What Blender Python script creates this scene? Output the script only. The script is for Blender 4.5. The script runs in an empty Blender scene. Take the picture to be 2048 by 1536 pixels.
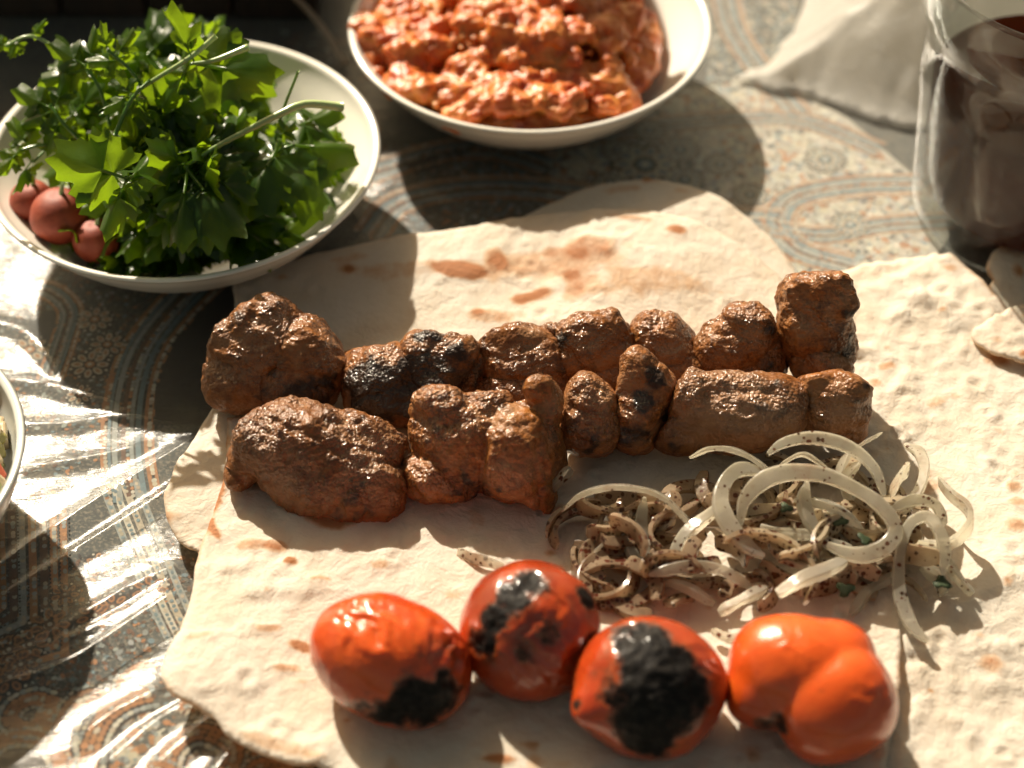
import bpy, bmesh, math, random
import numpy as np
from mathutils import Vector, Matrix
from mathutils.geometry import delaunay_2d_cdt

random.seed(7)
RNG = np.random.default_rng(11)
sc = bpy.context.scene
COL = sc.collection

# ------------------------------------------------------------------ camera (all lengths below in cm, scene in metres)
PITCH = math.radians(44.5)
CP, SP = math.cos(PITCH), math.sin(PITCH)
DIST = 61.25
CAMP = np.array([0.0, -DIST * CP, DIST * SP])
FWD = np.array([0.0, CP, -SP]); UP = np.array([0.0, SP, CP]); RIGHT = np.array([1.0, 0.0, 0.0])
FPX = 70.0 / 36.0 * 2048.0
cam_d = bpy.data.cameras.new('camera'); cam = bpy.data.objects.new('camera', cam_d); COL.objects.link(cam)
cam.location = CAMP * 0.01
cam.rotation_euler = (math.pi / 2 - PITCH, 0, 0)
cam_d.lens = 70; cam_d.sensor_width = 36
cam_d.clip_start = 0.01; cam_d.clip_end = 100
cam_d.dof.use_dof = True
cam_d.dof.focus_distance = 0.572
cam_d.dof.aperture_fstop = 6.8
sc.camera = cam

# ------------------------------------------------------------------ sky, sun, exposure
SUN_AZ, SUN_EL = math.radians(27.0), math.radians(38.5)
w = bpy.data.worlds.new('World'); sc.world = w; w.use_nodes = True
wn = w.node_tree.nodes; wl = w.node_tree.links
bg = wn.get('Background') or wn.new('ShaderNodeBackground')
sky = wn.new('ShaderNodeTexSky'); sky.sky_type = 'NISHITA'; sky.sun_disc = False
sky.sun_elevation = SUN_EL; sky.sun_rotation = -SUN_AZ
sky.air_density = 1.0; sky.dust_density = 4.0; sky.ozone_density = 0.3
tint = wn.new('ShaderNodeMix'); tint.data_type = 'RGBA'; tint.blend_type = 'MULTIPLY'; tint.inputs[0].default_value = 1.0; tint.inputs[7].default_value = (1.0, 0.82, 0.50, 1)   # warm white balance
wl.new(sky.outputs[0], tint.inputs[6]); wl.new(tint.outputs[2], bg.inputs[0]); bg.inputs[1].default_value = 0.055
sun_d = bpy.data.lights.new('sun', 'SUN'); sun = bpy.data.objects.new('sun', sun_d); COL.objects.link(sun)
sun_d.energy = 4.8; sun_d.angle = math.radians(0.9); sun_d.color = (1.0, 0.885, 0.71)
SUND = Vector((-math.sin(SUN_AZ) * math.cos(SUN_EL), math.cos(SUN_AZ) * math.cos(SUN_EL), math.sin(SUN_EL)))
sun.rotation_euler = SUND.to_track_quat('Z', 'Y').to_euler()
sun.location = SUND * 3
sc.view_settings.view_transform = 'Standard'; sc.view_settings.look = 'None'
sc.view_settings.exposure = 0.92; sc.view_settings.gamma = 1.0; sc.view_settings.use_curve_mapping = False
sc.render.engine = 'CYCLES'
sc.cycles.use_denoising = True
sc.cycles.max_bounces = 9; sc.cycles.transparent_max_bounces = 12; sc.cycles.transmission_bounces = 8; sc.cycles.diffuse_bounces = 3; sc.cycles.glossy_bounces = 3
sc.cycles.use_adaptive_sampling = True; sc.cycles.adaptive_threshold = 0.02
sc.cycles.sample_clamp_indirect = 6.0

# ------------------------------------------------------------------ maths helpers
def P(px, py, z=0.0):
    """point on the horizontal plane z (cm) that the photograph shows at pixel px,py"""
    d = FWD + RIGHT * ((px - 1024.0) / FPX) - UP * ((py - 768.0) / FPX)
    t = (z - CAMP[2]) / d[2]
    return CAMP + t * d
def depth(p): return float(np.dot(np.asarray(p) - CAMP, FWD))
def ppc(p): return FPX / depth(p)          # pixels per cm at a point
_perm = np.random.default_rng(3).permutation(256).astype(np.int64); _perm = np.concatenate([_perm, _perm, _perm])
_grad = np.random.default_rng(4).normal(size=(256, 3)); _grad /= np.linalg.norm(_grad, axis=1)[:, None]
def pn(p, f=1.0, seed=0):
    p = np.asarray(p, float) * f + seed * 17.31
    i = np.floor(p).astype(np.int64); fr = p - i; u = fr * fr * fr * (fr * (fr * 6 - 15) + 10); i &= 255
    out = np.zeros(len(p))
    for dx in (0, 1):
        for dy in (0, 1):
            for dz in (0, 1):
                h = _perm[_perm[_perm[(i[:, 0] + dx)] + i[:, 1] + dy] + (i[:, 2] + dz) % 256]
                g = _grad[h % 256]
                d = fr - np.array([dx, dy, dz])
                wgt = (u[:, 0] if dx else 1 - u[:, 0]) * (u[:, 1] if dy else 1 - u[:, 1]) * (u[:, 2] if dz else 1 - u[:, 2])
                out += wgt * (g * d).sum(1)
    return out * 1.6
def fbm(p, f=1.0, seed=0, octs=4, gain=0.5):
    r = 0; a = 1.0
    for k in range(octs):
        r = r + a * pn(p, f, seed + k * 3.7); a *= gain; f *= 2.03
    return r
def ridge(p, f=1.0, seed=0, octs=3):
    r = 0; a = 1.0
    for k in range(octs):
        r = r + a * (1 - np.abs(pn(p, f, seed + k * 5.1)) * 1.8); a *= 0.5; f *= 2.1
    return r
def sstep(a, b, x):
    t = np.clip((x - a) / (b - a), 0, 1); return t * t * (3 - 2 * t)
def spline(pts, n):
    """Catmull-Rom through pts (k,3), n samples evenly by chord length"""
    pts = np.asarray(pts, float); k = len(pts)
    if k == 2: return pts[0] + (pts[1] - pts[0]) * np.linspace(0, 1, n)[:, None]
    ext = np.vstack([2 * pts[0] - pts[1], pts, 2 * pts[-1] - pts[-2]])
    cl = np.concatenate([[0], np.cumsum(np.linalg.norm(np.diff(pts, axis=0), axis=1))])
    s = np.linspace(0, cl[-1], n); seg = np.clip(np.searchsorted(cl, s, side='right') - 1, 0, k - 2)
    t = ((s - cl[seg]) / (cl[seg + 1] - cl[seg] + 1e-9))[:, None]
    p0, p1, p2, p3 = ext[seg], ext[seg + 1], ext[seg + 2], ext[seg + 3]
    return 0.5 * ((2 * p1) + (-p0 + p2) * t + (2 * p0 - 5 * p1 + 4 * p2 - p3) * t ** 2 + (-p0 + 3 * p1 - 3 * p2 + p3) * t ** 3)

# ------------------------------------------------------------------ object helpers
def tag(o, label=None, cat=None, group=None, kind=None):
    if label: o['label'] = label
    if cat: o['category'] = cat
    if group: o['group'] = group
    if kind: o['kind'] = kind
    return o
def mesh_data(name, V, F, mat, smooth=True, attrs=None, cols=None):
    me = bpy.data.meshes.new(name)
    V = np.asarray(V, float) * 0.01
    me.from_pydata([tuple(v) for v in V.tolist()], [], F if isinstance(F, list) else F.tolist())
    if mat: me.materials.append(mat)
    if smooth: me.polygons.foreach_set('use_smooth', np.ones(len(me.polygons), bool))
    for k, a in (attrs or {}).items():
        at = me.attributes.new(k, 'FLOAT', 'POINT'); at.data.foreach_set('value', np.asarray(a, np.float32))
    if cols is not None:
        at = me.attributes.new('tint', 'FLOAT_COLOR', 'POINT')
        c = np.ones((len(V), 4), np.float32); c[:, :3] = cols; at.data.foreach_set('color', c.ravel())
    me.update(); return me
def abs_loc(o):
    l = np.array(o.location) * 100
    return l + (abs_loc(o.parent) if o.parent else 0)
def obj(name, V, F, mat, origin=None, parent=None, **kw):
    """one mesh object; V in world cm, origin (cm) becomes the object's own origin"""
    V = np.asarray(V, float)
    if origin is None: origin = np.array([V[:, 0].mean(), V[:, 1].mean(), V[:, 2].min()])
    origin = np.asarray(origin, float)
    o = bpy.data.objects.new(name, mesh_data(name, V - origin, F, mat, **kw)); COL.objects.link(o)
    if parent: o.parent = parent; o.location = (origin - abs_loc(parent)) * 0.01
    else: o.location = origin * 0.01
    return o
def empty(name, loc):
    o = bpy.data.objects.new(name, None); COL.objects.link(o); o.location = np.asarray(loc) * 0.01; o.empty_display_size = 0.01
    return o
def grid_faces(nu, nv, closed_u=False, closed_v=False):
    F = []
    for i in range(nu if closed_u else nu - 1):
        for j in range(nv if closed_v else nv - 1):
            a = i * nv + j; b = ((i + 1) % nu) * nv + j; c = ((i + 1) % nu) * nv + (j + 1) % nv; d = i * nv + (j + 1) % nv
            F.append((a, b, c, d))
    return F
def sweep(path, prof_fn, side_hint=None, n=None):
    """sweep a section along path; prof_fn(s)->(m,2) section in (side, up) axes; closed ends"""
    path = np.asarray(path); n = len(path)
    T = np.gradient(path, axis=0); T /= np.linalg.norm(T, axis=1)[:, None] + 1e-12
    V = []; m = None
    prev = None
    for i in range(n):
        if side_hint is not None: up = np.asarray(side_hint, float)
        else:
            up = prev if prev is not None else np.array([0.13, 0.2, 1.0])
        s = np.cross(T[i], up); s /= np.linalg.norm(s) + 1e-9
        u = np.cross(s, T[i]); prev = u
        sec = prof_fn(i / (n - 1)); m = len(sec)
        V.append(path[i] + sec[:, :1] * s + sec[:, 1:] * u)
    V = np.vstack(V); F = grid_faces(n, m, closed_v=True)
    F.append(tuple(range(m))[::-1]); F.append(tuple(range((n - 1) * m, n * m)))
    return V, F
def circle_sec(r, m=8):
    a = np.arange(m) / m * 2 * math.pi
    return np.stack([np.cos(a), np.sin(a)], 1) * r
def lathe(prof, n=96):
    """prof (k,2) r,z open profile -> V,F around z axis"""
    prof = np.asarray(prof); a = np.arange(n) / n * 2 * math.pi
    V = np.stack([np.outer(np.cos(a), prof[:, 0]), np.outer(np.sin(a), prof[:, 0]), np.tile(prof[:, 1], (n, 1))], 2).reshape(-1, 3)
    return V, grid_faces(n, len(prof), closed_u=True)
def smooth_prof(pts, n=60):
    p = np.asarray(pts, float); q = spline(np.c_[p, np.zeros(len(p))], n)[:, :2]; q[:, 0] = np.maximum(q[:, 0], 0.001); return q
_ico = {}
def ico(sub):
    if sub not in _ico:
        bm = bmesh.new(); bmesh.ops.create_icosphere(bm, subdivisions=sub, radius=1.0)
        bm.verts.ensure_lookup_table()
        _ico[sub] = (np.array([v.co[:] for v in bm.verts]), [tuple(v.index for v in f.verts) for f in bm.faces]); bm.free()
    return _ico[sub]
def union_blob(parts, voxel, smooth_it=6):
    """parts: list of (V,F) closed meshes in cm -> one smooth continuous surface (V, F, N)"""
    VV = []; FF = []; off = 0
    for V, F in parts:
        VV.append(V); FF += [tuple(i + off for i in f) for f in F]; off += len(V)
    me = bpy.data.meshes.new('tmp'); me.from_pydata(np.vstack(VV).tolist(), [], FF)
    o = bpy.data.objects.new('tmp', me); COL.objects.link(o)
    m = o.modifiers.new('r', 'REMESH'); m.mode = 'VOXEL'; m.voxel_size = voxel
    if smooth_it:
        s = o.modifiers.new('s', 'SMOOTH'); s.iterations = smooth_it; s.factor = 0.5
    dg = bpy.context.evaluated_depsgraph_get(); dg.update()
    ev = o.evaluated_get(dg); em = ev.to_mesh()
    n = len(em.vertices); V = np.empty(n * 3); em.vertices.foreach_get('co', V); N = np.empty(n * 3); em.vertices.foreach_get('normal', N)
    F = [tuple(p.vertices) for p in em.polygons]
    ev.to_mesh_clear(); bpy.data.objects.remove(o); bpy.data.meshes.remove(me)
    return V.reshape(-1, 3), F, N.reshape(-1, 3)
def vnormals(V, F):
    if len({len(f) for f in F}) > 1: F = [f[:3] for f in F] + [(f[0], f[2], f[3]) for f in F if len(f) == 4]
    F = np.asarray(F); N = np.zeros_like(V)
    fn = np.cross(V[F[:, 1]] - V[F[:, 0]], V[F[:, 2]] - V[F[:, 0]])
    for k in range(F.shape[1]): np.add.at(N, F[:, k], fn)
    return N / (np.linalg.norm(N, axis=1)[:, None] + 1e-12)

# ------------------------------------------------------------------ material helpers
class Mat:
    def __init__(s, name):
        s.m = bpy.data.materials.new(name); s.m.use_nodes = True; s.t = s.m.node_tree
        s.t.nodes.clear(); s.out = s.t.nodes.new('ShaderNodeOutputMaterial')
        s._cm = None
    def n(s, typ, ins=None, out=0, **props):
        nd = s.t.nodes.new('ShaderNode' + typ)
        for k, v in props.items(): setattr(nd, k, v)
        for k, v in (ins or {}).items():
            if hasattr(v, 'is_linked') or isinstance(v, bpy.types.NodeSocket): s.t.links.new(v, nd.inputs[k])
            else: nd.inputs[k].default_value = v
        return nd if out is None else nd.outputs[out]
    def cm(s):
        if s._cm is None:
            tc = s.n('TexCoord', out=None).outputs['Object']
            s._cm = s.n('VectorMath', {0: tc, 1: (100, 100, 100)}, operation='MULTIPLY')
        return s._cm
    def noise(s, scale, detail=4, rough=0.5, dist=0.0, vec=None, out=0):
        return s.n('TexNoise', {'Vector': vec or s.cm(), 'Scale': scale, 'Detail': detail, 'Roughness': rough, 'Distortion': dist}, out=out)
    def ramp(s, fac, stops, interp='LINEAR'):
        nd = s.n('ValToRGB', {'Fac': fac}, out=None); cr = nd.color_ramp; cr.interpolation = interp
        while len(cr.elements) < len(stops): cr.elements.new(0.5)
        for e, (p, c) in zip(cr.elements, stops):
            e.position = p; e.color = (*c, 1) if not isinstance(c, (int, float)) else (c, c, c, 1)
        return nd.outputs[0]
    def mix(s, fac, a, b, blend='MIX'):
        nd = s.n('Mix', None, out=None, data_type='RGBA', blend_type=blend)
        for i, v in ((0, fac), (6, a), (7, b)):
            if isinstance(v, bpy.types.NodeSocket): s.t.links.new(v, nd.inputs[i])
            else: nd.inputs[i].default_value = v if i == 0 else (*v, 1)
        return nd.outputs[2]
    def math(s, op, a, b=0.0, c=None, clamp=False):
        ins = {0: a, 1: b}
        if c is not None: ins[2] = c
        return s.n('Math', ins, operation=op, use_clamp=clamp)
    def attr(s, name, out='Fac'): return s.n('Attribute', out=None, attribute_name=name).outputs[out]
    def bump(s, h, strength, dist_cm, normal=None):
        ins = {'Height': h, 'Strength': strength, 'Distance': dist_cm * 0.01}
        if normal is not None: ins['Normal'] = normal
        return s.n('Bump', ins)
    def bsdf(s, **kw):
        return s.n('BsdfPrincipled', {k.replace('_', ' '): ((*v, 1) if isinstance(v, tuple) and len(v) == 3 and 'Color' in k or isinstance(v, tuple) and k in ('Coat_Tint',) else v) for k, v in kw.items()})
    def done(s, sh, vol=None):
        s.t.links.new(sh, s.out.inputs['Surface'])
        if vol is not None: s.t.links.new(vol, s.out.inputs['Volume'])
        return s.m

def m_cloth():
    m = Mat('brocade_ground')
    v = m.cm()
    c = m.ramp(m.noise(0.7, 5, 0.6), [(0.3, (0.030, 0.030, 0.026)), (0.55, (0.060, 0.066, 0.062)), (0.75, (0.11, 0.092, 0.066))])
    fine = m.noise(9, 3, 0.6)
    c = m.mix(m.ramp(fine, [(0.5, 0.0), (0.62, 0.75)]), c, (0.19, 0.17, 0.13))
    wv = m.n('TexWave', {'Vector': v, 'Scale': 9.0, 'Distortion': 1.5, 'Detail': 2.0}, out=1)
    return m.done(m.bsdf(Base_Color=c, Roughness=0.75, Normal=m.bump(wv, 0.5, 0.02), Sheen_Weight=0.2))
def m_print():
    m = Mat('brocade_thread')
    c = m.attr('tint', 'Color')
    th = m.n('TexWave', {'Vector': m.cm(), 'Scale': 14.0, 'Distortion': 3.0, 'Detail': 2.0}, out=1)
    c = m.mix(m.ramp(m.noise(6, 4, 0.7), [(0.45, 0.0), (0.8, 0.4)]), c, (0.09, 0.08, 0.06))
    return m.done(m.bsdf(Base_Color=c, Roughness=0.6, Normal=m.bump(th, 0.5, 0.02), Sheen_Weight=0.3))
def m_film():
    m = Mat('clear_plastic_film')
    mp = m.n('Mapping', {'Vector': m.cm(), 'Rotation': (0, 0, math.radians(-28)), 'Scale': (0.35, 1.0, 1.0)})
    h = m.noise(3.6, 5, 0.65, 0.9, vec=mp)
    h2 = m.noise(1.2, 3, 0.5, 0.3, vec=mp)
    nb = m.bump(m.math('ADD', h, m.math('MULTIPLY', h2, 1.2)), 0.5, 0.055)
    bk = m.n('NewGeometry', out=None).outputs['Backfacing']      # a thin film reflects the same from both sides
    fr = m.n('Fresnel', {'IOR': m.math('MULTIPLY_ADD', bk, 1 / 1.5 - 1.5, 1.5), 'Normal': nb})
    fac = m.math('MULTIPLY_ADD', fr, 0.95, 0.0, clamp=True)
    gl = m.n('BsdfGlossy', {'Color': (1, 1, 1, 1), 'Roughness': 0.22, 'Normal': nb})
    tr = m.n('BsdfTransparent', {'Color': (0.97, 0.97, 0.96, 1)})
    return m.done(m.n('MixShader', {0: fac, 1: tr, 2: gl}))
def m_ceramic(name, col=(0.80, 0.77, 0.70), rough=0.18):
    m = Mat(name)
    c = m.mix(m.ramp(m.noise(0.6, 4, 0.6), [(0.4, 0.0), (0.8, 0.25)]), col, tuple(x * 0.86 for x in col))
    return m.done(m.bsdf(Base_Color=c, Roughness=rough, Coat_Weight=0.4, Coat_Roughness=0.08,
                         Normal=m.bump(m.noise(1.3, 2), 0.08, 0.05)))
def m_meat():
    m = Mat('grilled_meat'); v = m.cm()
    ch = m.attr('char'); fat = m.attr('fat')
    n1 = m.noise(0.9, 4, 0.62); n2 = m.noise(5.5, 3, 0.65)
    c = m.ramp(n1, [(0.30, (0.055, 0.016, 0.004)), (0.50, (0.15, 0.048, 0.011)), (0.70, (0.28, 0.105, 0.028))])
    c = m.mix(m.ramp(n2, [(0.40, 0.0), (0.68, 0.8)]), c, (0.36, 0.125, 0.022))
    fb = m.n('Mapping', {'Vector': v, 'Rotation': (0.3, 0.2, 0.5), 'Scale': (2.0, 9.0, 7.0)})
    c = m.mix(m.ramp(m.noise(1.0, 3, 0.6, vec=fb), [(0.48, 0.0), (0.66, 0.6)]), c, (0.34, 0.155, 0.058))
    c = m.mix(m.ramp(m.noise(7.0, 3, 0.7), [(0.58, 0.0), (0.70, 0.6)]), c, (0.055, 0.018, 0.006))
    c = m.mix(m.math('MULTIPLY', m.n('ObjectInfo', out=None).outputs['Random'], 0.55), c, (0.110, 0.040, 0.012))
    c = m.mix(m.math('MULTIPLY', fat, 0.8), c, (0.32, 0.165, 0.080))
    dk = m.ramp(m.math('ADD', ch, m.math('MULTIPLY_ADD', m.noise(3.0, 3, 0.7), 0.8, -0.40)), [(0.36, 0.0), (0.78, 0.95)])
    c = m.mix(dk, c, (0.016, 0.009, 0.006))
    fib = m.n('TexVoronoi', {'Vector': v, 'Scale': 9.5, 'Randomness': 1.0}, out=0, feature='F1')
    hh = m.math('ADD', m.math('MULTIPLY', m.noise(15, 2, 0.6), 0.45), m.math('MULTIPLY', fib, -0.55))
    b = m.bump(m.math('ADD', hh, m.math('MULTIPLY', m.noise(4.5, 3, 0.6), 1.2)), m.math('MULTIPLY_ADD', m.attr('sear'), 0.75, 0.36), 0.085)
    rough = m.ramp(m.noise(3.0, 3), [(0.35, 0.3), (0.65, 0.55)])
    return m.done(m.bsdf(Base_Color=c, Roughness=rough, Normal=b, Specular_IOR_Level=0.3,
                         Coat_Weight=m.math('MULTIPLY_ADD', m.attr('sear'), 0.95, 0.02), Coat_Roughness=0.12, Coat_Normal=b))
def m_tomato():
    m = Mat('grilled_tomato_skin'); v = m.cm()
    ch = m.attr('char'); pale = m.attr('pale')
    c = m.ramp(m.noise(0.8, 4, 0.6), [(0.3, (0.36, 0.030, 0.006)), (0.52, (0.54, 0.065, 0.008)), (0.75, (0.66, 0.13, 0.014))])
    c = m.mix(m.attr('dull'), c, (0.24, 0.028, 0.006))  # darker red on two tomatoes: shade from meat and onions put into the skin
    c = m.mix(pale, c, (0.68, 0.100, 0.011))
    c = m.mix(m.ramp(m.noise(7, 4, 0.7), [(0.55, 0.0), (0.75, 0.35)]), c, (0.30, 0.03, 0.008))
    cf = m.math('ADD', ch, m.math('MULTIPLY_ADD', m.noise(3.4, 4, 0.75), 1.2, -0.6))
    c = m.mix(m.ramp(cf, [(0.12, 0.0), (0.45, 0.9)]), c, (0.17, 0.042, 0.012))
    dk = m.ramp(cf, [(0.40, 0.0), (0.56, 0.75), (0.75, 1.0)])
    chc = m.ramp(m.noise(6, 4, 0.7), [(0.45, (0.004, 0.003, 0.003)), (0.8, (0.030, 0.025, 0.020))])
    c = m.mix(dk, c, chc)
    rough = m.mix(dk, (0.24, 0.24, 0.24), (0.6, 0.6, 0.6))
    b = m.bump(m.math('ADD', m.noise(11, 3, 0.6), m.math('MULTIPLY', dk, m.noise(14, 4, 0.7))), 0.35, 0.04)
    sw = m.math('MULTIPLY_ADD', dk, -0.35, 0.35)
    return m.done(m.bsdf(Base_Color=c, Roughness=rough, Normal=b, Specular_IOR_Level=m.math('MULTIPLY_ADD', dk, -0.36, 0.5), Subsurface_Weight=sw, Subsurface_Radius=(0.006, 0.0015, 0.0006), Subsurface_Scale=1.0,
                         Coat_Weight=m.math('MULTIPLY_ADD', dk, -0.52, 0.6), Coat_Roughness=0.12))
def m_bread():
    m = Mat('lavash'); v = m.cm()
    t = m.attr('toast_glow')
    c = m.ramp(m.noise(0.5, 5, 0.6), [(0.3, (0.74, 0.67, 0.55)), (0.55, (0.82, 0.78, 0.69)), (0.8, (0.84, 0.81, 0.74))])
    tf = m.math('ADD', m.math('MULTIPLY', t, 1.15), m.math('MULTIPLY_ADD', m.noise(2.6, 5, 0.7), 0.9, -0.45))
    c = m.mix(m.ramp(tf, [(0.25, 0.0), (0.55, 0.55)]), c, (0.62, 0.34, 0.13))
    c = m.mix(m.ramp(tf, [(0.55, 0.0), (0.95, 0.8)]), c, (0.40, 0.13, 0.03))
    hh = m.math('ADD', m.noise(3.6, 3, 0.55, 0.8), m.math('MULTIPLY', m.noise(1.1, 3, 0.6, 0.6), 2.2))
    b = m.bump(hh, 0.38, 0.13)
    pb = m.bsdf(Base_Color=c, Roughness=0.72, Normal=b, Specular_IOR_Level=0.3)
    tl = m.n('BsdfTranslucent', {'Color': m.mix(0.6, c, (0.85, 0.52, 0.22)), 'Normal': b})
    return m.done(m.n('MixShader', {0: 0.42, 1: pb, 2: tl}))
def m_onion(name='sumac_onion', c0=(0.74, 0.70, 0.58), c1=(0.88, 0.86, 0.78), more=0.0, trans=0.78):
    m = Mat(name); v = m.cm()
    oi = m.n('ObjectInfo', out=None).outputs['Random']
    off = m.n('VectorMath', {0: v, 1: m.n('CombineXYZ', {0: m.math('MULTIPLY', oi, 37.0), 1: m.math('MULTIPLY', oi, 91.0), 2: 0.0})}, operation='ADD')
    c = m.ramp(m.noise(1.2, 4, 0.6, vec=off), [(0.3, c0), (0.7, c1)])
    sp = m.n('TexVoronoi', {'Vector': off, 'Scale': 7.5, 'Randomness': 1.0}, out=None)
    rnd = m.n('SeparateColor', {0: sp.outputs['Color']}, out=None)
    dsz = m.math('MULTIPLY', m.math('POWER', rnd.outputs[0], 2.8), m.math('MULTIPLY_ADD', m.noise(0.9, 3, 0.7, vec=off), 2.3, more - 0.80))
    speck = m.math('LESS_THAN', m.math('ADD', sp.outputs['Distance'], m.math('MULTIPLY_ADD', m.noise(12, 2, 0.6, vec=off), 0.44, -0.22)), dsz)
    cs = m.mix(rnd.outputs[1], (0.12, 0.022, 0.010), (0.030, 0.014, 0.009))
    stain = m.ramp(m.noise(0.8, 4, 0.65, vec=off), [(0.56, 0.0), (0.74, 0.6)])
    c = m.mix(stain, c, (0.42, 0.19, 0.095))
    c = m.mix(speck, c, cs)
    b = m.bump(m.math('ADD', m.noise(5, 3, 0.6, vec=off), m.math('MULTIPLY', speck, 0.7)), 0.4, 0.035)
    tw = m.math('MULTIPLY_ADD', speck, -trans, trans)
    pb = m.bsdf(Base_Color=c, Roughness=0.26, Normal=b, Transmission_Weight=tw, IOR=1.33, Coat_Weight=0.35, Coat_Roughness=0.12)
    tl = m.n('BsdfTranslucent', {'Color': m.mix(0.2, c, (0.88, 0.76, 0.52))})
    return m.done(m.n('MixShader', {0: 0.36, 1: pb, 2: tl}))
def m_leaf(name, dark, light):
    m = Mat(name); v = m.cm()
    oi = m.n('ObjectInfo', out=None).outputs['Random']
    c = m.mix(oi, dark, light)
    c = m.mix(m.ramp(m.noise(1.5, 4, 0.6), [(0.4, 0.0), (0.7, 0.5)]), c, tuple(x * 0.6 for x in dark))
    ve = m.attr('vein')
    c = m.mix(m.ramp(ve, [(0.6, 0.0), (0.95, 0.45)]), c, (0.22, 0.34, 0.08))
    b = m.bump(m.math('ADD', m.noise(5, 4, 0.6), m.math('MULTIPLY', ve, -0.6)), 0.5, 0.05)
    pb = m.bsdf(Base_Color=c, Roughness=0.36, Normal=b, Coat_Weight=0.3, Coat_Roughness=0.2)
    tl = m.n('BsdfTranslucent', {'Color': m.mix(0.55, c, (0.40, 0.60, 0.010)), 'Normal': b})
    return m.done(m.n('MixShader', {0: 0.55, 1: pb, 2: tl}))
def m_stem():
    m = Mat('herb_stem')
    pl = m.attr('pale')
    c = m.mix(pl, (0.07, 0.16, 0.02), (0.50, 0.58, 0.28))
    return m.done(m.bsdf(Base_Color=c, Roughness=0.3, Subsurface_Weight=0.2, Subsurface_Radius=(0.001, 0.002, 0.0005), Subsurface_Scale=1.0, Coat_Weight=0.3, Coat_Roughness=0.15,
                         Normal=m.bump(m.noise(6, 3), 0.2, 0.03)))
def m_glass(name='clear_glass', col=(0.97, 0.985, 0.98), rough=0.0):
    m = Mat(name)
    b = m.bump(m.noise(0.9, 3), 0.12, 0.05)
    gl = m.bsdf(Base_Color=col, Roughness=rough, Transmission_Weight=1.0, IOR=1.3, Normal=b)
    bk = m.n('NewGeometry', out=None).outputs['Backfacing']
    fr = m.n('Fresnel', {'IOR': m.math('MULTIPLY_ADD', bk, 1 / 1.26 - 1.26, 1.26), 'Normal': b})
    thin = m.n('MixShader', {0: fr, 1: m.n('BsdfTransparent', {'Color': (0.95, 0.97, 0.96, 1)}), 2: m.n('BsdfGlossy', {'Color': (1, 1, 1, 1), 'Roughness': 0.02, 'Normal': b})})
    return m.done(m.n('MixShader', {0: 0.20, 1: thin, 2: gl}))
def m_cola():
    m = Mat('dark_cola')
    pb = m.bsdf(Base_Color=(0.008, 0.003, 0.001), Roughness=0.05, IOR=1.2, Specular_IOR_Level=0.1)
    tl = m.n('BsdfTranslucent', {'Color': (0.60, 0.10, 0.006, 1)})
    return m.done(m.n('MixShader', {0: 0.16, 1: pb, 2: tl}))
def m_bag():
    m = Mat('white_plastic_bag')
    b = m.bump(m.noise(0.9, 5, 0.6, 0.8), 0.5, 0.25)
    pb = m.bsdf(Base_Color=m.ramp(m.noise(0.4, 3), [(0.3, (0.72, 0.71, 0.68)), (0.7, (0.80, 0.79, 0.76))]), Roughness=0.38, Normal=b)
    tl = m.n('BsdfTranslucent', {'Color': (0.9, 0.88, 0.84, 1), 'Normal': b})
    return m.done(m.n('MixShader', {0: 0.72, 1: pb, 2: tl}))
def m_box():
    m = Mat('dark_stained_wood')
    mp = m.n('Mapping', {'Vector': m.cm(), 'Scale': (1.2, 1.2, 0.12)})
    c = m.ramp(m.noise(1.5, 6, 0.65, 1.0, vec=mp), [(0.3, (0.006, 0.004, 0.002)), (0.6, (0.018, 0.009, 0.004)), (0.8, (0.04, 0.02, 0.009))])
    return m.done(m.bsdf(Base_Color=c, Roughness=0.5, Normal=m.bump(m.noise(4, 5, 0.6, vec=mp), 0.3, 0.05)))
def m_stew():
    m = Mat('tomato_stew')
    c = m.ramp(m.noise(1.1, 5, 0.65), [(0.28, (0.28, 0.030, 0.005)), (0.44, (0.50, 0.105, 0.014)), (0.60, (0.60, 0.20, 0.036)), (0.78, (0.70, 0.36, 0.12))])
    c = m.mix(m.ramp(m.noise(3.6, 4, 0.7), [(0.55, 0.0), (0.75, 0.7)]), c, (0.50, 0.075, 0.014))
    b = m.bump(m.noise(6, 3, 0.6), 0.6, 0.08)
    return m.done(m.bsdf(Base_Color=c, Roughness=0.42, Normal=b, Subsurface_Weight=0.3, Subsurface_Radius=(0.006, 0.002, 0.001), Subsurface_Scale=1.0, Coat_Weight=0.14, Coat_Roughness=0.25))
def m_plain(name, c0, c1, rough=0.4, coat=0.2, sss=0.0, nscale=1.5):
    m = Mat(name)
    c = m.ramp(m.noise(nscale, 5, 0.65), [(0.3, c0), (0.7, c1)])
    return m.done(m.bsdf(Base_Color=c, Roughness=rough, Coat_Weight=coat, Coat_Roughness=0.15, Subsurface_Weight=sss,
                         Subsurface_Radius=(0.004, 0.001, 0.0008), Subsurface_Scale=1.0, Normal=m.bump(m.noise(5, 4), 0.25, 0.04)))
def m_salad():
    m = Mat('chopped_salad'); c = m.attr('tint', 'Color')
    return m.done(m.bsdf(Base_Color=c, Roughness=0.25, Coat_Weight=0.5, Coat_Roughness=0.1, Normal=m.bump(m.noise(5, 4), 0.3, 0.04)))
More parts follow.
